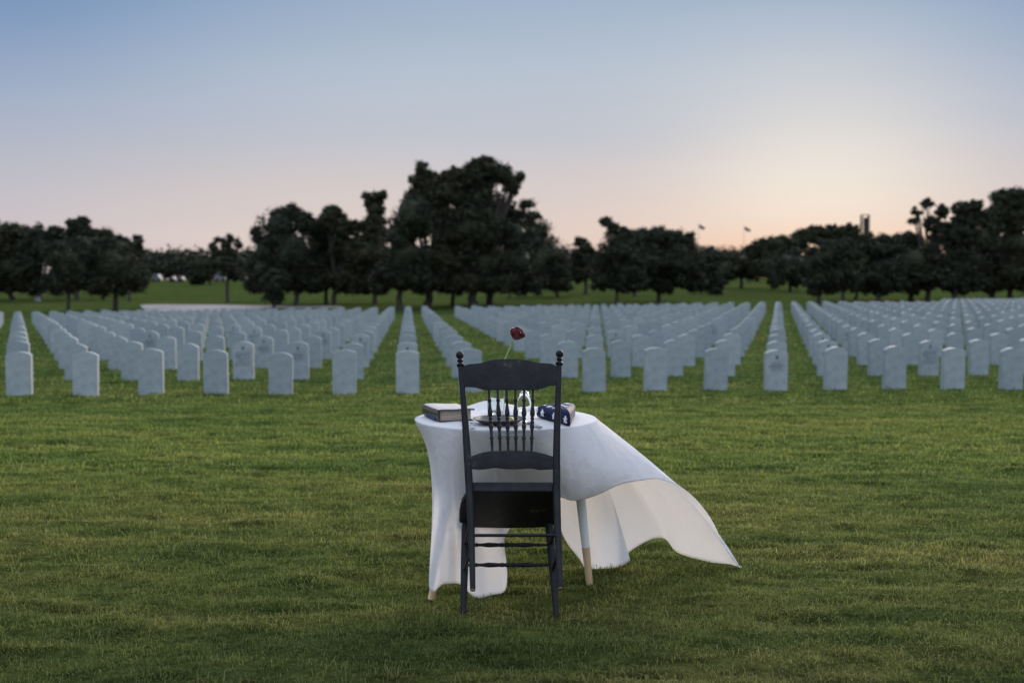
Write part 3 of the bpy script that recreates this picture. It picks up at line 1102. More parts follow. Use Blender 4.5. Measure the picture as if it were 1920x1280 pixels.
# ------------------------------------------------------------------ the table
TC = Vector((-0.032, 5.055, 0))
TR = 0.448
TZ = 0.824
tb0 = Vector((TC.x, TC.y, 0))
table = empty("round_table", tb0, "round table with white painted wood-tipped legs under the white cloth", "table")
mb = MB()
ring = [Vector((TC.x + TR * math.cos(a), TC.y + TR * math.sin(a), TZ - 0.024)) for a in [k * 2 * math.pi / 72 for k in range(72)]]
mb.slab(ring, (0, 0, 0.022))
mb.build("tabletop", M["mint"], table, bevel=0.004)
for (fx, fy, tx, ty, hidden) in ((808, 1131, -0.20, 4.90, 0), (1105.5, 1123, 0.225, 4.90, 0), (938, 1056, -0.03, 5.22, 1)):
    foot = hit(fx, fy)
    foot.z = 0.0
    topp = Vector((tx, ty, TZ - 0.022))
    if fx == 1105.5:
        topp = P(1082, 870, 4.93)
        d_ = (topp - foot).normalized()
        topp = foot + d_ * ((TZ - 0.022) / d_.z)
    mb = MB()
    kk = 0.245
    mb.tube([foot.lerp(topp, kk), foot.lerp(topp, 0.6), topp], [0.0205, 0.0245, 0.029], 16)
    lg = mb.build("leg", M["mint"], table)
    mb = MB()
    mb.tube([foot, foot.lerp(topp, kk - 0.0005)], [0.0165, 0.0202], 16)
    mb.build("wood_tip", M["palewood"], lg)

# ------------------------------------------------------------------ the tablecloth
RR = TR + 0.006
CZ = TZ + 0.003
hem = [  # angle, first pull, second pull, hem; each (px, py, D)
    (-180, (788, 812, 4.99), (802, 838, 4.97), (823, 868, 4.93)),
    (-166, (798, 826, 4.90), (812, 850, 4.87), (821, 880, 4.82)),
    (-154, (824, 872, 4.80), (818, 955, 4.76), (804, 1094, 4.71)),
    (-141, (836, 878, 4.72), (838, 980, 4.72), (834, 1094, 4.72)),
    (-129, (852, 880, 4.66), (862, 1000, 4.76), (866, 1096, 4.75)),
    (-119, (868, 890, 4.66), (884, 1000, 4.88), (893, 1120, 4.72)),
    (-112, (886, 890, 4.66), (906, 1000, 4.92), (921, 1115, 4.74)),
    (-106, (902, 890, 4.66), (926, 1000, 4.92), (947, 1106, 4.76)),
    (-101, (915, 885, 4.66), (938, 980, 4.92), (951, 1065, 4.80)),
    (-97, (925, 880, 4.66), (945, 940, 4.90), (944, 1015, 4.84)),
    (-92, (938, 875, 4.66), (950, 925, 4.88), (958, 988, 4.86)),
    (-84, (958, 872, 4.66), (970, 905, 4.86), (985, 955, 4.86)),
    (-74, (990, 870, 4.66), (1005, 895, 4.84), (1020, 945, 4.84)),
    (-64, (1024, 868, 4.66), (1038, 900, 4.74), (1048, 932, 4.76)),
    (-53, (1056, 868, 4.66), (1070, 912, 4.68), (1074, 938, 4.74)),
    (-40, (1092, 852, 4.68), (1118, 900, 4.70), (1110, 931, 4.76)),
    (-27, (1126, 848, 4.80), (1152, 885, 4.82), (1160, 909, 4.86)),
    (-15, (1146, 842, 4.92), (1184, 872, 4.95), (1205, 900, 4.98)),
    (-5, (1160, 836, 5.02), (1205, 868, 5.05), (1240, 899, 5.08)),
    (3, (1168, 833, 5.06), (1228, 878, 5.10), (1290, 922, 5.14)),
    (9, (1174, 830, 5.10), (1262, 893, 5.14), (1332, 970, 5.18)),
    (14, (1178, 830, 5.13), (1290, 915, 5.18), (1364, 1034, 5.23)),
    (19, (1180, 831, 5.16), (1318, 930, 5.22), (1391, 1071, 5.27)),
    (25, (1176, 834, 5.22), (1300, 930, 5.28), (1368, 1061, 5.33)),
    (32, (1166, 834, 5.26), (1276, 930, 5.34), (1322, 1051, 5.37)),
    (39, (1152, 834, 5.28), (1250, 930, 5.36), (1272, 1036, 5.40)),
    (45, (1142, 832, 5.30), (1222, 930, 5.37), (1248, 1010, 5.42)),
    (51, (1132, 834, 5.32), (1192, 930, 5.36), (1215, 1012, 5.40)),
    (56, (1122, 836, 5.33), (1165, 940, 5.35), (1173, 1040, 5.34)),
    (61, (1114, 836, 5.34), (1152, 940, 5.32), (1182, 1051, 5.28)),
    (68, (1104, 836, 5.36), (1130, 940, 5.30), (1146, 1067, 5.21)),
    (75, (1092, 836, 5.38), (1106, 940, 5.30), (1109, 1076, 5.18)),
    (83, (1074, 836, 5.42), (1086, 930, 5.34), (1086, 1047, 5.22)),
    (92, (1050, 830, 5.44), (1066, 910, 5.36), (1056, 1004, 5.28)),
    (104, (1015, 820, 5.46), (1030, 870, 5.40), (1036, 930, 5.36)),
    (122, (960, 812, 5.44), (985, 835, 5.40), (1000, 880, 5.38)),
    (142, (880, 810, 5.34), (900, 825, 5.30), (925, 860, 5.28)),
    (162, (820, 812, 5.16), (838, 828, 5.12), (862, 862, 5.10)),
]
ctl = []
for a, c1, c2, h_ in hem:
    ctl.append((a, np.array(P(*c1)), np.array(P(*c2)), np.array(P(*h_))))
ang = np.array([c_[0] for c_ in ctl], float)
arr = np.array([[c_[1], c_[2], c_[3]] for c_ in ctl])


def cr(a):
    n = len(ang)
    i = int(np.searchsorted(ang, a, side="right")) - 1
    a0 = ang[i]
    a1 = ang[i + 1] if i + 1 < n else ang[0] + 360
    u = (a - a0) / (a1 - a0)
    q = [arr[(i + k) % n] for k in (-1, 0, 1, 2)]
    return 0.5 * ((2 * q[1]) + (-q[0] + q[2]) * u + (2 * q[0] - 5 * q[1] + 4 * q[2] - q[3]) * u * u + (-q[0] + 3 * q[1] - 3 * q[2] + q[3]) * u ** 3)


NT, NSR, NTOP = 540, 70, 26
cv = []
rc = np.random.default_rng(11)
ph = rc.uniform(0, 6.28, 12)
for i in range(NT):
    a = -180 + 360 * i / NT
    ar = math.radians(a)
    u = np.array([math.cos(ar), math.sin(ar), 0.0])
    rim = np.array([TC.x, TC.y, CZ]) + u * RR
    c1, c2, h_ = cr(a)
    col_ = []
    # the lift at the far rim
    lift = 0.038 * math.exp(-((a - 103) / 14) ** 2) + 0.010 * math.exp(-((a - 75) / 20) ** 2)
    for k in range(NTOP):
        rr = RR * k / NTOP
        x, y = TC.x + rr * u[0], TC.y + rr * u[1]
        wz = 0.0016 * math.sin(9 * x + 14 * y + 1) + 0.0012 * math.sin(31 * x - 9 * y) + 0.0009 * math.sin(47 * y + 20 * x)
        col_.append(np.array([x, y, CZ + abs(wz) * (1 - (k / NTOP) ** 6) + lift * (k / NTOP) ** 8]))
    first = rim + u * 0.010 + np.array([0, 0, -0.010])
    p0 = rim + np.array([0, 0, lift])
    for k in range(NSR):
        s = (k / (NSR - 1)) ** 1.15
        pull = 0.06
        q = (1 - s) ** 3 * p0 + 3 * (1 - s) ** 2 * s * (c1 * 0.92 + (p0 + u * 0.03) * 0.08) + 3 * (1 - s) * s * s * c2 + s ** 3 * h_
        amp = 0.009 * s * (1 - 0.45 * s)
        stream = math.exp(-((a - 25) / 50) ** 2)
        back = math.exp(-((a - 58) / 26) ** 2)
        f1 = math.sin(a * 0.19 + ph[0] + 1.2 * s) * amp * (1.0 - 0.85 * stream) + math.sin(a * 0.41 + ph[1] - 0.8 * s) * amp * 0.5 * (1 - 0.9 * stream)
        f1 += 0.015 * s * math.exp(-((a + 128) / 24) ** 2) * math.sin((a + 150) * 0.26 + 0.9 * s)
        f1 += back * 0.012 * math.sin(a * 0.36 + 2.0 * s) * min(1, s * 1.6)
        f1 += 0.002 * math.sin(a * 0.9 + ph[2] + 3 * s) * s * (1 - stream)
        q = q + np.array([u[0] * 0.5, -0.8, 0.15]) * f1
        if k >= NSR - 4 and k != NSR - 1:
            q = q + np.array([0, -0.0012, 0.0006])
        if q[2] < 0.012:
            q[2] = 0.012
        col_.append(q)
    cv.append(col_)
NC = NTOP + NSR
verts = [(TC.x, TC.y, CZ)]
for i in range(NT):
    for k in range(1, NC):
        verts.append(tuple(cv[i][k]))
fs = []
nn = NC - 1
for i in range(NT):
    i2 = (i + 1) % NT
    fs.append((0, 1 + i * nn, 1 + i2 * nn))
    for k in range(nn - 1):
        a = 1 + i * nn + k
        b_ = 1 + i2 * nn + k
        fs.append((a, a + 1, b_ + 1, b_))
base = Vector((TC.x, TC.y, CZ))
me = mesh("tablecloth", [Vector(v) - base for v in verts], fs, M["linen"], True)
cl = put("tablecloth", me, None, base)
md = cl.modifiers.new("thick", "SOLIDIFY")
md.thickness = 0.0012
md.offset = 0
tag(cl, "white linen cloth blown off the round table to the right", "tablecloth")

# ------------------------------------------------------------------ the chair (tipped forward against the table)
foot0 = hit(955, 1161)
chair = empty("wooden_chair", (foot0.x, foot0.y, 0), "black spindle-back wooden chair tipped forward against the table", "chair")
DS, DT = 4.47, 4.69


def back(px, py, off=0.0):
    """point on the plane of the chair's back, off metres towards the camera"""
    a, b2, c2 = P(881, 912, DS), P(1043, 912, DS), P(955, 690, DT - 0.01)
    n = (b2 - a).cross(c2 - a).normalized()
    if n.y > 0:
        n = -n
    d = ray(px, py)
    o = Vector((0, 0, H))
    tt = (a + n * off - o).dot(n) / d.dot(n)
    return o + d * tt, n


postL = [P(886.5, 1105, 4.19), P(885.5, 1060, 4.255), P(883.5, 990, 4.36), back(880, 915)[0], back(876, 850)[0], back(871.5, 780)[0], back(866.5, 720)[0], back(863.5, 687)[0]]
postR = [P(1050.5, 1102, 4.19), P(1048.5, 1060, 4.255), P(1045.5, 990, 4.36), back(1043.5, 915)[0], back(1043.5, 850)[0], back(1045, 780)[0], back(1047.5, 720)[0], back(1048.5, 684)[0]]
rads = [0.0115, 0.0128, 0.0158, 0.0172, 0.0168, 0.0150, 0.0132, 0.0118]
for pts, tip in ((postL, back(861.5, 658)[0]), (postR, back(1049.5, 656)[0])):
    mb = MB()
    mb.tube(resample(pts, 40), [float(np.interp(i / 39 * 7, range(8), rads)) for i in range(40)], 14)
    po = mb.build("post", M["black"], chair)
    po["label"] = "round turned rear post ending in a ball finial"
    mb = MB()
    mb.lathe(pts[-1] - (tip - pts[-1]) * 0.04, tip, [(0, 0.0120), (0.06, 0.0170), (0.14, 0.0180), (0.20, 0.0150), (0.24, 0.0085), (0.30, 0.0075), (0.34, 0.0125), (0.40, 0.0142), (0.46, 0.0120),
                                  (0.50, 0.0080), (0.53, 0.0078), (0.57, 0.0125), (0.64, 0.0163), (0.73, 0.0183), (0.82, 0.0175), (0.90, 0.0135), (0.96, 0.0080), (1.0, 0.0015)], 18)
    mb.build("finial", M["black"], po)
    mb = MB()
    mb.tube([pts[0] - (pts[1] - pts[0]).normalized() * 0.004, pts[0] + (pts[1] - pts[0]).normalized() * 0.001], [0.0105, 0.0112], 14)
    mb.build("worn_end", M["wornwood"], po)


def board(name, top, bot, thick, bowed, off=0.0):
    """crest or lower rail: outlines in pixels, bowed back in the middle"""
    xs_ = sorted(set([p_[0] for p_ in top] + [p_[0] for p_ in bot] + list(np.linspace(top[0][0], top[-1][0], 41))))
    x0, x1 = xs_[0], xs_[-1]
    mb = MB()
    va, vb = [], []
    rows = 6
    grid = []
    for x in xs_:
        yt = float(np.interp(x, [p_[0] for p_ in top], [p_[1] for p_ in top]))
        yb = float(np.interp(x, [p_[0] for p_ in bot], [p_[1] for p_ in bot]))
        u_ = (x - x0) / (x1 - x0) * 2 - 1
        colp = []
        for k in range(rows + 1):
            p_, n_ = back(x, yt + (yb - yt) * k / rows, off - bowed * (1 - u_ * u_))
            colp.append((p_, n_))
        grid.append(colp)
    nX = len(grid)
    vs = []
    for s_ in (1, -1):
        for colp in grid:
            for k, (p_, n_) in enumerate(colp):
                ed = 0.75 if k in (0, rows) else 1.0
                vs.append(p_ + n_ * (s_ * thick / 2 * ed))
    S = nX * (rows + 1)
    fs_ = []
    r1 = rows + 1
    for i in range(nX - 1):
        for k in range(rows):
            a = i * r1 + k
            fs_.append((a, a + 1, a + r1 + 1, a + r1))
            fs_.append((S + a, S + a + r1, S + a + r1 + 1, S + a + 1))
        fs_.append((i * r1, i * r1 + r1, S + i * r1 + r1, S + i * r1))
        a = i * r1 + rows
        fs_.append((a, S + a, S + a + r1, a + r1))
    for k in range(rows):
        fs_.append((k, S + k, S + k + 1, k + 1))
        a = (nX - 1) * r1 + k
        fs_.append((a, a + 1, S + a + 1, S + a))
    mb.add(vs, fs_)
    return mb.build(name, M["black"], chair, sharp=50)


def smooth_line(pts, n=60):
    xs_ = np.array([p_[0] for p_ in pts], float)
    ys_ = np.array([p_[1] for p_ in pts], float)
    xq = np.linspace(xs_[0], xs_[-1], n)
    yq = np.interp(xq, xs_, ys_)
    ker = np.ones(5) / 5
    yp = np.convolve(np.pad(yq, 2, mode="edge"), ker, mode="valid")
    return list(zip(xq, yp))


board("crest_rail", smooth_line([(867, 690), (870, 685), (880, 683), (899, 682), (912, 678), (924, 675), (945, 673.6), (972, 674), (990, 676.5), (1004, 680), (1018, 681.5), (1034, 682), (1042, 684), (1047, 691)]),
      smooth_line([(867, 725), (889, 725), (899, 728), (910, 731), (941, 730), (972, 730.5), (1007, 731), (1018, 727), (1028, 722.5), (1047, 722)]), 0.017, 0.012)
board("lower_rail", smooth_line([(878, 857), (885, 855), (900, 849.5), (918, 846), (962, 845), (1000, 846), (1020, 851), (1035, 855.5), (1041, 857)]),
      smooth_line([(878, 878.5), (900, 879.5), (915, 878.5), (926, 876), (940, 877.5), (957, 879), (980, 878.5), (998, 877), (1008, 880), (1020, 880), (1041, 878.5)]), 0.017, 0.010)
# a strip of bare wood worn along the lower edge
tops = [916.5, 933, 949.8, 966.3, 982.8, 999.5]
bots = [923.3, 938.3, 953, 967.6, 982.2, 996.5]
prof = [(0, 2.6), (0.10, 2.4), (0.165, 2.6), (0.185, 3.9), (0.205, 4.1), (0.225, 2.7), (0.26, 2.7), (0.31, 3.4), (0.37, 4.7), (0.405, 5.0), (0.435, 4.3), (0.458, 2.6), (0.47, 4.0), (0.488, 4.0), (0.50, 2.8), (0.515, 2.8), (0.528, 4.1), (0.548, 4.1), (0.562, 3.0),
        (0.585, 4.5), (0.62, 4.4), (0.66, 2.9), (0.75, 2.5), (0.765, 3.7), (0.79, 4.0), (0.81, 2.6), (0.84, 2.9), (0.92, 2.3), (1.0, 2.1)]
for xt, xb in zip(tops, bots):
    a = back(xt, 727, -0.012)[0]
    b2 = back(xb, 848, -0.010)[0]
    mb = MB()
    mb.lathe(a, b2, [(t_, r_ * 0.00232) for t_, r_ in prof], 14)
    mb.build("spindle", M["black"], chair, sharp=55)

# seat, seen from below because the chair is tipped
sl = P(888, 921, 4.455)
outl = [P(887, 921, 4.455), P(874, 930, 4.495), P(865, 944, 4.56), P(861, 962, 4.65), P(861, 980, 4.735), P(864, 986, 4.765), P(874, 988.5, 4.775), P(900, 989.5, 4.78), P(950, 990.5, 4.785),
        P(1000, 989.5, 4.78), P(1030, 988.5, 4.775), P(1038, 986, 4.765), P(1041, 980, 4.735), P(1042, 962, 4.65), P(1041, 944, 4.56), P(1039, 930, 4.495), P(1037, 921, 4.455)]
nrm = (outl[12] - outl[0]).cross(outl[4] - outl[0]).normalized()
if nrm.z < 0:
    nrm = -nrm
nrm = nrm if nrm.y > 0 else -nrm
mb = MB()
mb.slab(outl, nrm * 0.028)
mb.build("seat", M["black"], chair, bevel=0.006)
# aprons under the seat
mb = MB()
mb.slab([back(883, 907.5, -0.004)[0], back(1041, 907.5, -0.004)[0], back(1041, 921, -0.004)[0], back(883, 921, -0.004)[0]], (0, 0.02, 0.006))
mb.build("seat_rail", M["black"], chair, bevel=0.003)

flt, frt = P(873, 984, 4.745), P(1029.5, 984, 4.745)
fl, fr = hit(868.5, 1160), hit(1043.5, 1161.5)
fl.z = fr.z = -0.002
for a, b2 in ((fl, flt), (fr, frt)):
    mb = MB()
    mb.tube([a, a.lerp(b2, 0.25), a.lerp(b2, 0.6), b2 + (b2 - a) * 0.02], [0.0125, 0.0155, 0.0180, 0.0185], 14)
    lo = mb.build("leg", M["black"], chair)
tprof = [(0, 3.1), (0.10, 3.1), (0.12, 4.2), (0.14, 4.4), (0.16, 3.3), (0.20, 3.6), (0.27, 5.4), (0.33, 5.0), (0.40, 4.0), (0.43, 5.0), (0.46, 3.8), (0.48, 5.2), (0.50, 5.2), (0.52, 3.8), (0.55, 5.0), (0.58, 4.0),
         (0.66, 4.8), (0.73, 5.2), (0.80, 3.6), (0.84, 3.2), (0.86, 4.3), (0.88, 4.1), (0.90, 3.1), (1, 3.0)]


def along(a, b2, py):
    """the point of segment a-b seen at height py"""
    lo_, hi_ = 0.0, 1.0
    ya = px_of(a)[1]
    for _ in range(30):
        m_ = (lo_ + hi_) / 2
        if (px_of(a.lerp(b2, m_))[1] > py):
            lo_ = m_
        else:
            hi_ = m_
    return a.lerp(b2, lo_)


for py in (1021, 1058.5):
    mb = MB()
    mb.lathe(along(fl, flt, py), along(fr, frt, py), [(t_, r_ * 0.00215) for t_, r_ in tprof], 12)
    mb.build("stretcher", M["black"], chair, sharp=55)
mb = MB()
mb.tube([along(postL[0], postL[3], 1003), along(postR[0], postR[3], 1003)], 0.0072, 12)
mb.build("stretcher", M["black"], chair)
for (ra, rb, fa_, fb) in ((postL[0], postL[3], fl, flt), (postR[0], postR[3], fr, frt)):
    for (p1, p2) in ((975, 1020), (1030, 1068)):
        mb = MB()
        mb.tube([along(ra, rb, p1), along(fa_, fb, p2)], 0.0075, 10)
        mb.build("side_stretcher", M["black"], chair)

# ------------------------------------------------------------------ things on the table
Z0 = CZ + 0.004
# book
A = on_z(824, 790.5, Z0)
B = on_z(886, 787.5, Z0)
e1 = (B - A)
e1.z = 0
bw = 0.168
e1.normalize()
e2 = Vector((-e1.y, e1.x, 0))
bl = 0.26
book = empty("book", A + Vector((0, 0, 0)), "thick worn leather book lying on the left of the table", "book")
th = 0.052
up = Vector((0, 0, 1))
mb = MB()
mb.slab([A + e1 * 0.004 + e2 * 0.006, A + e1 * (bw - 0.006) + e2 * 0.006, A + e1 * (bw - 0.006) + e2 * (bl - 0.006), A + e1 * 0.004 + e2 * (bl - 0.006)], up * th)
pg = mb.build("pages", M["pages"], book, smooth=False)
pg.location.z += 0.004


def cover(z0, wav, sag, mat_, nm, lip=0.006, mats=None):
    n1, n2 = 16, 16
    vs, fs_ = [], []
    for s_ in (0, 1):
        for i in range(n1):
            for j in range(n2):
                u_, v_ = i / (n1 - 1), j / (n2 - 1)
                ed = max(abs(u_ * 2 - 1), abs(v_ * 2 - 1))
                z = z0 + wav * (0.6 * math.sin(u_ * 5 + 0.5) * (0.3 + v_) + 0.5 * math.sin(v_ * 4 + u_ * 2)) - sag * max(0, ed - 0.82) * 5 + s_ * 0.004
                p_ = A + e1 * (-lip + u_ * (bw + 2 * lip)) + e2 * (-lip + v_ * (bl + 2 * lip)) + up * z
                vs.append(p_)
    S = n1 * n2
    for i in range(n1 - 1):
        for j in range(n2 - 1):
            a = i * n2 + j
            fs_.append((a, a + n2, a + n2 + 1, a + 1))
            fs_.append((S + a, S + a + 1, S + a + n2 + 1, S + a + n2))
    bd = [i * n2 for i in range(n1)] + [(n1 - 1) * n2 + j for j in range(1, n2)] + [i * n2 + n2 - 1 for i in range(n1 - 2, -1, -1)] + [j for j in range(n2 - 2, 0, -1)]
    for k in range(len(bd)):
        a, b_ = bd[k], bd[(k + 1) % len(bd)]
        fs_.append((a, b_, S + b_, S + a))
    mb = MB()
    mb.add(vs, fs_)
    return mb.build(nm, mat_, book)


cover(0.0, 0, 0, M["leather"], "back_cover", 0.003)
cv_ = cover(th + 0.007, 0.004, 0.007, M["cream_cover"], "front_cover", 0.008)
mb = MB()
sp_pts = []
for k in range(9):
    a = math.pi * k / 8
    sp_pts.append(A + e1 * (-0.001 - 0.010 * math.sin(a)) + up * (0.002 + (th + 0.004) * (1 - math.cos(a)) / 2))
mb.slab([p_ - e2 * 0.004 for p_ in sp_pts] + [A + e1 * 0.003 + up * (th + 0.006) - e2 * 0.004, A + e1 * 0.003 + up * 0.002 - e2 * 0.004], e2 * (bl + 0.008))
mb.build("spine", M["leather"], book)
# dark turned-over edge of the front cover
mb = MB()
for (p0, p1) in ((A - e1 * 0.008 - e2 * 0.009, A + e1 * (bw + 0.008) - e2 * 0.009), (A - e1 * 0.009 - e2 * 0.009, A - e1 * 0.009 + e2 * (bl + 0.008))):
    pts = [p0.lerp(p1, k / 10) + up * (th + 0.0035 + 0.0012 * math.sin(k * 1.1)) for k in range(11)]
    mb.tube(pts, 0.0042, 8)
mb.build("cover_edge", M["leather"], book)
mb = MB()
mb.slab([A - e1 * 0.013 + e2 * 0.03 + up * 0.004, A - e1 * 0.013 + e2 * 0.20 + up * 0.004, A - e1 * 0.013 + e2 * 0.20 + up * 0.022, A - e1 * 0.013 + e2 * 0.03 + up * 0.022], e1 * 0.004)
mb.build("spine_label", M["bluecloth"], book, bevel=0.001)

# plate with a lemon slice
pc = on_z(936, 793.5, Z0)
plate = empty("plate", pc, "dark round plate in the middle of the table, behind the spindles", "plate")
mb = MB()
pr = [(0.0, 0.001), (0.070, 0.001), (0.086, 0.005), (0.104, 0.016), (0.122, 0.0225), (0.125, 0.0235), (0.1255, 0.0222), (0.106, 0.011), (0.088, -0.001), (0.07, -0.003), (0.0, -0.003)]
vs, fs_ = [], []
sg = 64
for r_, z_ in pr[1:-1]:
    for k in range(sg):
        a = 2 * math.pi * k / sg
        vs.append(pc + Vector((r_ * math.cos(a), r_ * math.sin(a), z_ + 0.003)))
for i in range(len(pr) - 3):
    for k in range(sg):
        a, b_ = i * sg + k, i * sg + (k + 1) % sg
        fs_.append((a, b_, b_ + sg, a + sg))
fs_.append(tuple(range(sg)))
fs_.append(tuple((len(pr) - 3) * sg + k for k in range(sg)))
mb.add(vs, fs_)
mb.build("dish", M["plate"], plate)
lc = on_z(956.5, 791.5, Z0 + 0.006)
lem = MB()
arc = [lc + Vector((0.020 * math.cos(a), 0.004, 0.026 * math.sin(a))) for a in [math.pi * k / 10 for k in range(11)]]
lem.slab(arc, (0.004, 0.010, 0))
lo = lem.build("lemon_slice", M["lemon"], None, loc=lc, bevel=0.002)
tag(lo, "pale lemon slice standing on the dark plate", "lemon slice")


# cutlery
def flat_piece(path, widths, th_, z):
    mb = MB()
    L_, R_ = [], []
    for i, p_ in enumerate(path):
        d = (path[min(i + 1, len(path) - 1)] - path[max(i - 1, 0)])
        d.z = 0
        d.normalize()
        s_ = Vector((-d.y, d.x, 0))
        L_.append(p_ + s_ * widths[i])
        R_.append(p_ - s_ * widths[i])
    n = len(path)
    vs = L_ + R_ + [v + Vector((0, 0, th_)) for v in L_ + R_]
    fs_ = []
    for i in range(n - 1):
        fs_ += [(i, i + 1, n + i + 1, n + i), (2 * n + i, 3 * n + i, 3 * n + i + 1, 2 * n + i + 1), (i, 2 * n + i, 2 * n + i + 1, i + 1), (n + i, n + i + 1, 3 * n + i + 1, 3 * n + i)]
    fs_ += [(0, n, 3 * n, 2 * n), (n - 1, 3 * n - 1, 4 * n - 1, 2 * n - 1)]
    mb.add(vs, fs_)
    return mb


def fork(px, py, ang_, label):
    c_ = on_z(px, py, Z0)
    o = empty("fork", c_, label, "fork", "cutlery laid beside the plate")
    d = Vector((math.sin(ang_), math.cos(ang_), 0))
    s_ = Vector((d.y, -d.x, 0))
    hl = [c_ + d * t_ + Vector((0, 0, z_)) for t_, z_ in ((0, 0.002), (0.03, 0.004), (0.08, 0.009), (0.12, 0.012), (0.14, 0.008), (0.155, 0.005))]
    flat_piece(hl, [0.0085, 0.0090, 0.0045, 0.0032, 0.009, 0.0125], 0.0022, 0).build("handle", M["silver"], o)
    for k in range(4):
        q = c_ + d * 0.153 + s_ * (-0.0105 + 0.007 * k) + Vector((0, 0, 0.006))
        mb = MB()
        mb.tube([q, q + d * 0.022 + Vector((0, 0, 0.001)), q + d * 0.044 + Vector((0, 0, 0.006))], [0.0019, 0.0017, 0.0008], 6)
        mb.build("tine", M["silver"], o)


fork(886.5, 804, -0.12, "silver fork nearest the left of the plate")
fork(873.5, 803, -0.14, "outer silver fork by the book, left of the plate")
c_ = on_z(1014, 803, Z0)
kn = empty("knife", c_, "silver table knife right of the plate", "knife", "cutlery laid beside the plate")
d = Vector((-0.22, 0.97, 0)).normalized()
hl = [c_ + d * t_ + Vector((0, 0, 0.003)) for t_ in (0, 0.03, 0.075, 0.10)]
flat_piece(hl, [0.0085, 0.0085, 0.006, 0.0055], 0.005, 0).build("handle", M["silver"], kn)
hl = [c_ + d * t_ + Vector((0, 0, 0.004)) for t_ in (0.10, 0.13, 0.17, 0.20, 0.212)]
flat_piece(hl, [0.0055, 0.0095, 0.010, 0.007, 0.001], 0.0015, 0).build("blade", M["silver"], kn)
c_ = on_z(1003, 801, Z0)
kn = empty("spoon", c_, "silver spoon between the knife and the plate", "spoon", "cutlery laid beside the plate")
d = Vector((-0.16, 0.98, 0)).normalized()
hl = [c_ + d * t_ + Vector((0, 0, z_)) for t_, z_ in ((0, 0.002), (0.03, 0.004), (0.08, 0.010), (0.12, 0.008))]
flat_piece(hl, [0.0075, 0.0080, 0.004, 0.003], 0.0022, 0).build("handle", M["silver"], kn)
mb = MB()
vs, fs_ = [], []
for i in range(9):
    for k in range(20):
        a = 2 * math.pi * k / 20
        rr = i / 8
        q = c_ + d * (0.150 + 0.030 * rr * math.cos(a)) + Vector((d.y, -d.x, 0)) * (0.019 * rr * math.sin(a)) + Vector((0, 0, 0.001 + 0.008 * rr * rr))
        vs.append(q)
for i in range(8):
    for k in range(20):
        a, b_ = i * 20 + k, i * 20 + (k + 1) % 20
        fs_.append((a, b_, b_ + 20, a + 20))
mb.add(vs, fs_)
ob = mb.build("bowl", M["silver"], kn)
md = ob.modifiers.new("thick", "SOLIDIFY")
md.thickness = 0.0015


# glassware: closed shells
def glass_shell(name, base, prof, label, cat, mat_, seg=48):
    mb = MB()
    vs, fs_ = [], []
    for r_, z_ in prof:
        for k in range(seg):
            a = 2 * math.pi * k / seg
            vs.append(base + Vector((r_ * math.cos(a), r_ * math.sin(a), z_)))
    n = len(prof)
    for i in range(n - 1):
        for k in range(seg):
            a, b_ = i * seg + k, i * seg + (k + 1) % seg
            fs_.append((a, b_, b_ + seg, a + seg))
    fs_.append(tuple(range(seg)))
    fs_.append(tuple((n - 1) * seg + k for k in range(seg)))
    mb.add(vs, fs_)
    o = mb.build(name, mat_, None, loc=base, sharp=60)
    tag(o, label, cat)
    return o


vb = on_z(930, 776, Z0)
glass_shell("vase", vb, [(0.0015, 0.0), (0.040, 0.0), (0.043, 0.004), (0.044, 0.02), (0.0445, 0.12), (0.046, 0.200), (0.0445, 0.201), (0.0425, 0.12), (0.0418, 0.02), (0.039, 0.012), (0.0015, 0.012)],
            "clear straight glass vase behind the crest rail, holding the rose", "vase", M["glass"])
gb = on_z(983, 768.5, Z0)
glass_shell("wine_glass", gb, [(0.0335, 0.0), (0.0365, 0.0), (0.0385, 0.030), (0.0375, 0.052), (0.030, 0.078), (0.017, 0.098), (0.006, 0.108), (0.0035, 0.118), (0.0035, 0.170), (0.010, 0.176), (0.034, 0.180), (0.034, 0.182), (0.0015, 0.184),
                               (0.0015, 0.1835), (0.001, 0.182), (0.0008, 0.1), (0.006, 0.098), (0.015, 0.094), (0.0275, 0.076), (0.0352, 0.052), (0.0362, 0.030), (0.0342, 0.001)][:13] +
            [(0.0010, 0.1845)], "upturned wine glass on the table behind the right spindles", "wine glass", M["glass"])

# rose
rb = vb + Vector((0.004, 0.0, 0.02))
rt = P(961.5, 641, vb.y)
rose = empty("rose", vb + Vector((0, 0, 0.02)), "single red rose on a long stem in the vase", "rose")
mb = MB()
mp_ = P(947, 672, vb.y)
mb.tube(resample([rb, rb.lerp(mp_, 0.55) + Vector((-0.012, 0, 0)), mp_, rt], 14), 0.0042, 8)
mb.build("stem", M["stem"], rose)
mb = MB()
q = rt
for k in range(5):
    a = k * 2 * math.pi / 5
    d = Vector((math.cos(a), math.sin(a), 0.2))
    s_ = Vector((-math.sin(a), math.cos(a), 0)) * 0.004
    mb.slab([q + s_, q + d * 0.012 + s_ * 0.9, q + d * 0.024 + Vector((0, 0, -0.004)), q + d * 0.012 - s_ * 0.9, q - s_], (0, 0, 0.001))
mb.build("sepal", M["stem"], rose)
mb = MB()
hc = P(969, 628, vb.y)
ax = Vector((0.42, -0.25, 0.9)).normalized()
uu = ax.cross(Vector((0, 1, 0))).normalized()
vv_ = ax.cross(uu)
rr_ = random.Random(4)


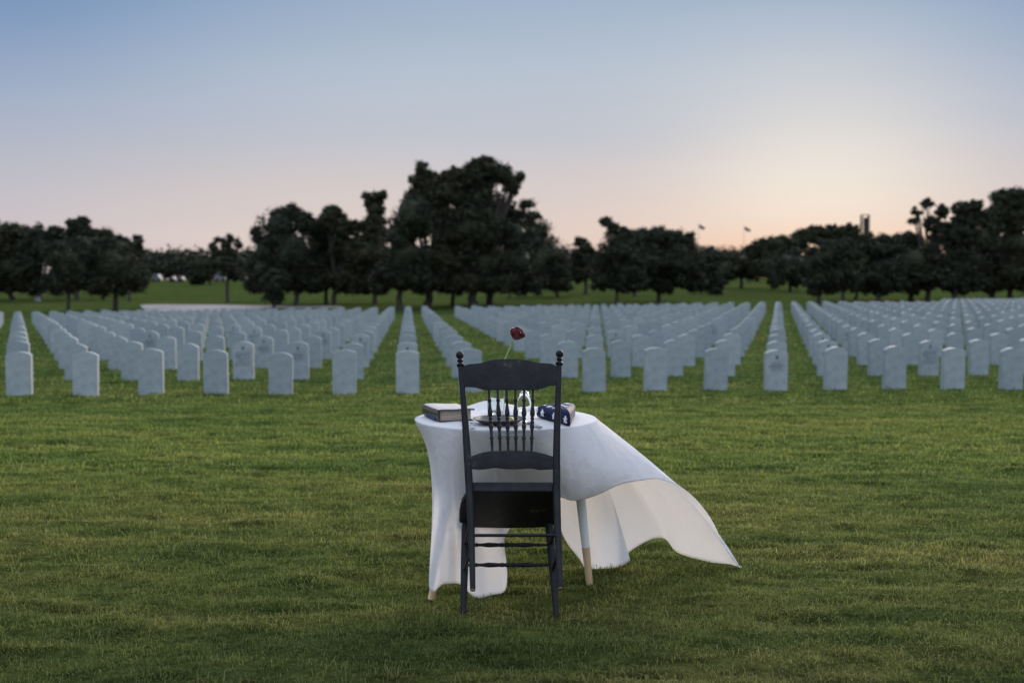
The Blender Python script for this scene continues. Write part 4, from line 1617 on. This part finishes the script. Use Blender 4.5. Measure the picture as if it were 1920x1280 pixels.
def petal(a0, rad, hgt, wid, curl, base_r):
    n1, n2 = 9, 9
    vs, fs_ = [], []
    for i in range(n1):
        t_ = i / (n1 - 1)
        for j in range(n2):
            s_ = j / (n2 - 1) * 2 - 1
            a = a0 + s_ * wid * (0.45 + 0.55 * math.sin(min(1, t_ * 1.25) * math.pi / 2))
            r_ = base_r + (rad - base_r) * math.sin(t_ * math.pi / 2) ** 0.7 + curl * max(0, t_ - 0.7) * 0.9 * (1 - 0.3 * abs(s_))
            z_ = hgt * (t_ - 0.14 * s_ * s_ * t_) - curl * 0.4 * max(0, t_ - 0.8)
            r_ += 0.0012 * math.sin(s_ * 6 + a0 * 3) * t_
            vs.append(hc - ax * 0.026 + uu * math.cos(a) * r_ + vv_ * math.sin(a) * r_ + ax * z_)
    for i in range(n1 - 1):
        for j in range(n2 - 1):
            a = i * n2 + j
            fs_.append((a, a + 1, a + n2 + 1, a + n2))
    mb.add(vs, fs_)


for ringi, (cnt, rad, hgt, wid, curl) in enumerate([(3, 0.011, 0.054, 1.3, 0.0), (4, 0.020, 0.058, 1.05, 0.0), (5, 0.028, 0.057, 0.9, 0.004), (6, 0.035, 0.053, 0.8, 0.010), (5, 0.038, 0.046, 0.75, 0.016)]):
    for k in range(cnt):
        petal(k * 2 * math.pi / cnt + ringi * 0.7 + rr_.uniform(-0.15, 0.15), rad * rr_.uniform(0.92, 1.08), hgt * rr_.uniform(0.92, 1.08), wid, curl, 0.004)
bl_ = mb.build("bloom", M["rose"], rose)
md = bl_.modifiers.new("thick", "SOLIDIFY")
md.thickness = 0.0008

# folded flag
fa0, fb0, fc0 = on_z(1069, 799.5, Z0), on_z(1003, 779, Z0), on_z(1079, 774, Z0)
fb0 = Vector((fb0.x, 5.06, Z0))
fb0.x = (1004 - 960) / F * 5.10
fc0 = Vector(((1079 - 960) / F * 5.20, 5.16, Z0))
tri = [fa0, fc0, fb0]
flag = MB()
cen = (fa0 + fb0 + fc0) / 3


def tri_ring(inset, z):
    out = []
    n = 3
    for i in range(3):
        p0, p1, p2 = tri[i - 1], tri[i], tri[(i + 1) % 3]
        d0, d1 = (p0 - p1).normalized(), (p2 - p1).normalized()
        rr = 0.022
        a, c2 = p1 + d0 * rr, p1 + d1 * rr
        for k in range(6):
            t_ = k / 5
            out.append((1 - t_) ** 2 * a + 2 * t_ * (1 - t_) * p1 + t_ * t_ * c2)
        q0, q1 = p1 + d1 * rr, p2 - d1 * rr
        for k in range(1, 8):
            out.append(q0.lerp(q1, k / 8))
    res = []
    for p_ in out:
        d = (cen - p_)
        d.z = 0
        res.append(p_ + d.normalized() * inset + Vector((0, 0, z)))
    return res


HF = 0.060
levels = [(0.010, 0.001), (0.002, 0.006), (-0.002, 0.016), (0.0, 0.0245), (0.0025, 0.0255), (-0.001, 0.030), (0.0, 0.042), (0.006, 0.052), (0.014, 0.058), (0.035, 0.064), (0.07, 0.068)]
vs, fs_ = [], []
for ins_, z in levels:
    rg = tri_ring(ins_, z)
    for i_, p_ in enumerate(rg):
        vs.append(p_ + Vector((0, 0, 0.0015 * math.sin(i_ * 0.9) + (0.004 * math.sin(i_ * 0.35) if z > 0.05 else 0))))
nR = len(tri_ring(0, 0))
for i in range(len(levels) - 1):
    for k in range(nR):
        a, b_ = i * nR + k, i * nR + (k + 1) % nR
        fs_.append((a, b_, b_ + nR, a + nR))
fs_.append(tuple(range(nR)))
ci = len(vs)
vs.append(cen + Vector((0, 0, 0.069)))
for k in range(nR):
    fs_.append(((len(levels) - 1) * nR + k, (len(levels) - 1) * nR + (k + 1) % nR, ci))
flag.add(vs, fs_, 0)


def star(c_, u_, v_, r_, n_):
    pts = []
    for k in range(10):
        a = math.pi / 2 + k * math.pi / 5
        q = r_ if k % 2 == 0 else r_ * 0.42
        pts.append(c_ + u_ * math.cos(a) * q + v_ * math.sin(a) * q)
    # slightly domed star: centre raised so that it hugs the cloth
    k0 = [c_ + n_ * 0.0012] + [p_ + n_ * 0.0006 for p_ in pts] + [p_ - n_ * 0.006 for p_ in pts]
    f_ = [(0, 1 + k, 1 + (k + 1) % 10) for k in range(10)] + [(1 + k, 11 + k, 11 + (k + 1) % 10, 1 + (k + 1) % 10) for k in range(10)]
    flag.add(k0, f_, 1)


side = (fb0 - fa0).normalized()
nside = Vector((-side.y, side.x, 0))
if nside.dot(cen - fa0) > 0:
    nside = -nside
Ls = (fb0 - fa0).length
for f_, z, rr in ((0.10, 0.028, 0.019), (0.42, 0.030, 0.019), (0.76, 0.031, 0.019), (0.93, 0.040, 0.012)):
    star(fa0 + side * Ls * f_ + Vector((0, 0, z)) + nside * 0.0085, -side, Vector((0, 0, 1)), rr, nside)
# stars over the top, rows running away from the camera
for (f_, g_) in ((0.13, 0.16), (0.30, 0.13), (0.30, 0.36), (0.50, 0.14), (0.50, 0.36), (0.70, 0.14), (0.70, 0.40), (0.86, 0.16), (0.5, 0.62)):
    p_ = fa0.lerp(fb0, f_).lerp(fc0, g_)
    zt = 0.0640 if g_ < 0.2 else 0.0700
    star(p_ + Vector((0, 0, zt)), Vector((1, 0.1, 0)).normalized(), Vector((-0.1, 1, 0)).normalized(), 0.018, Vector((0, 0, 1)))
fo = flag.build("folded_flag", [M["navy"], M["starwhite"]], None, loc=cen, sharp=50)
tag(fo, "navy flag with white stars folded in a triangle on the table", "folded flag")
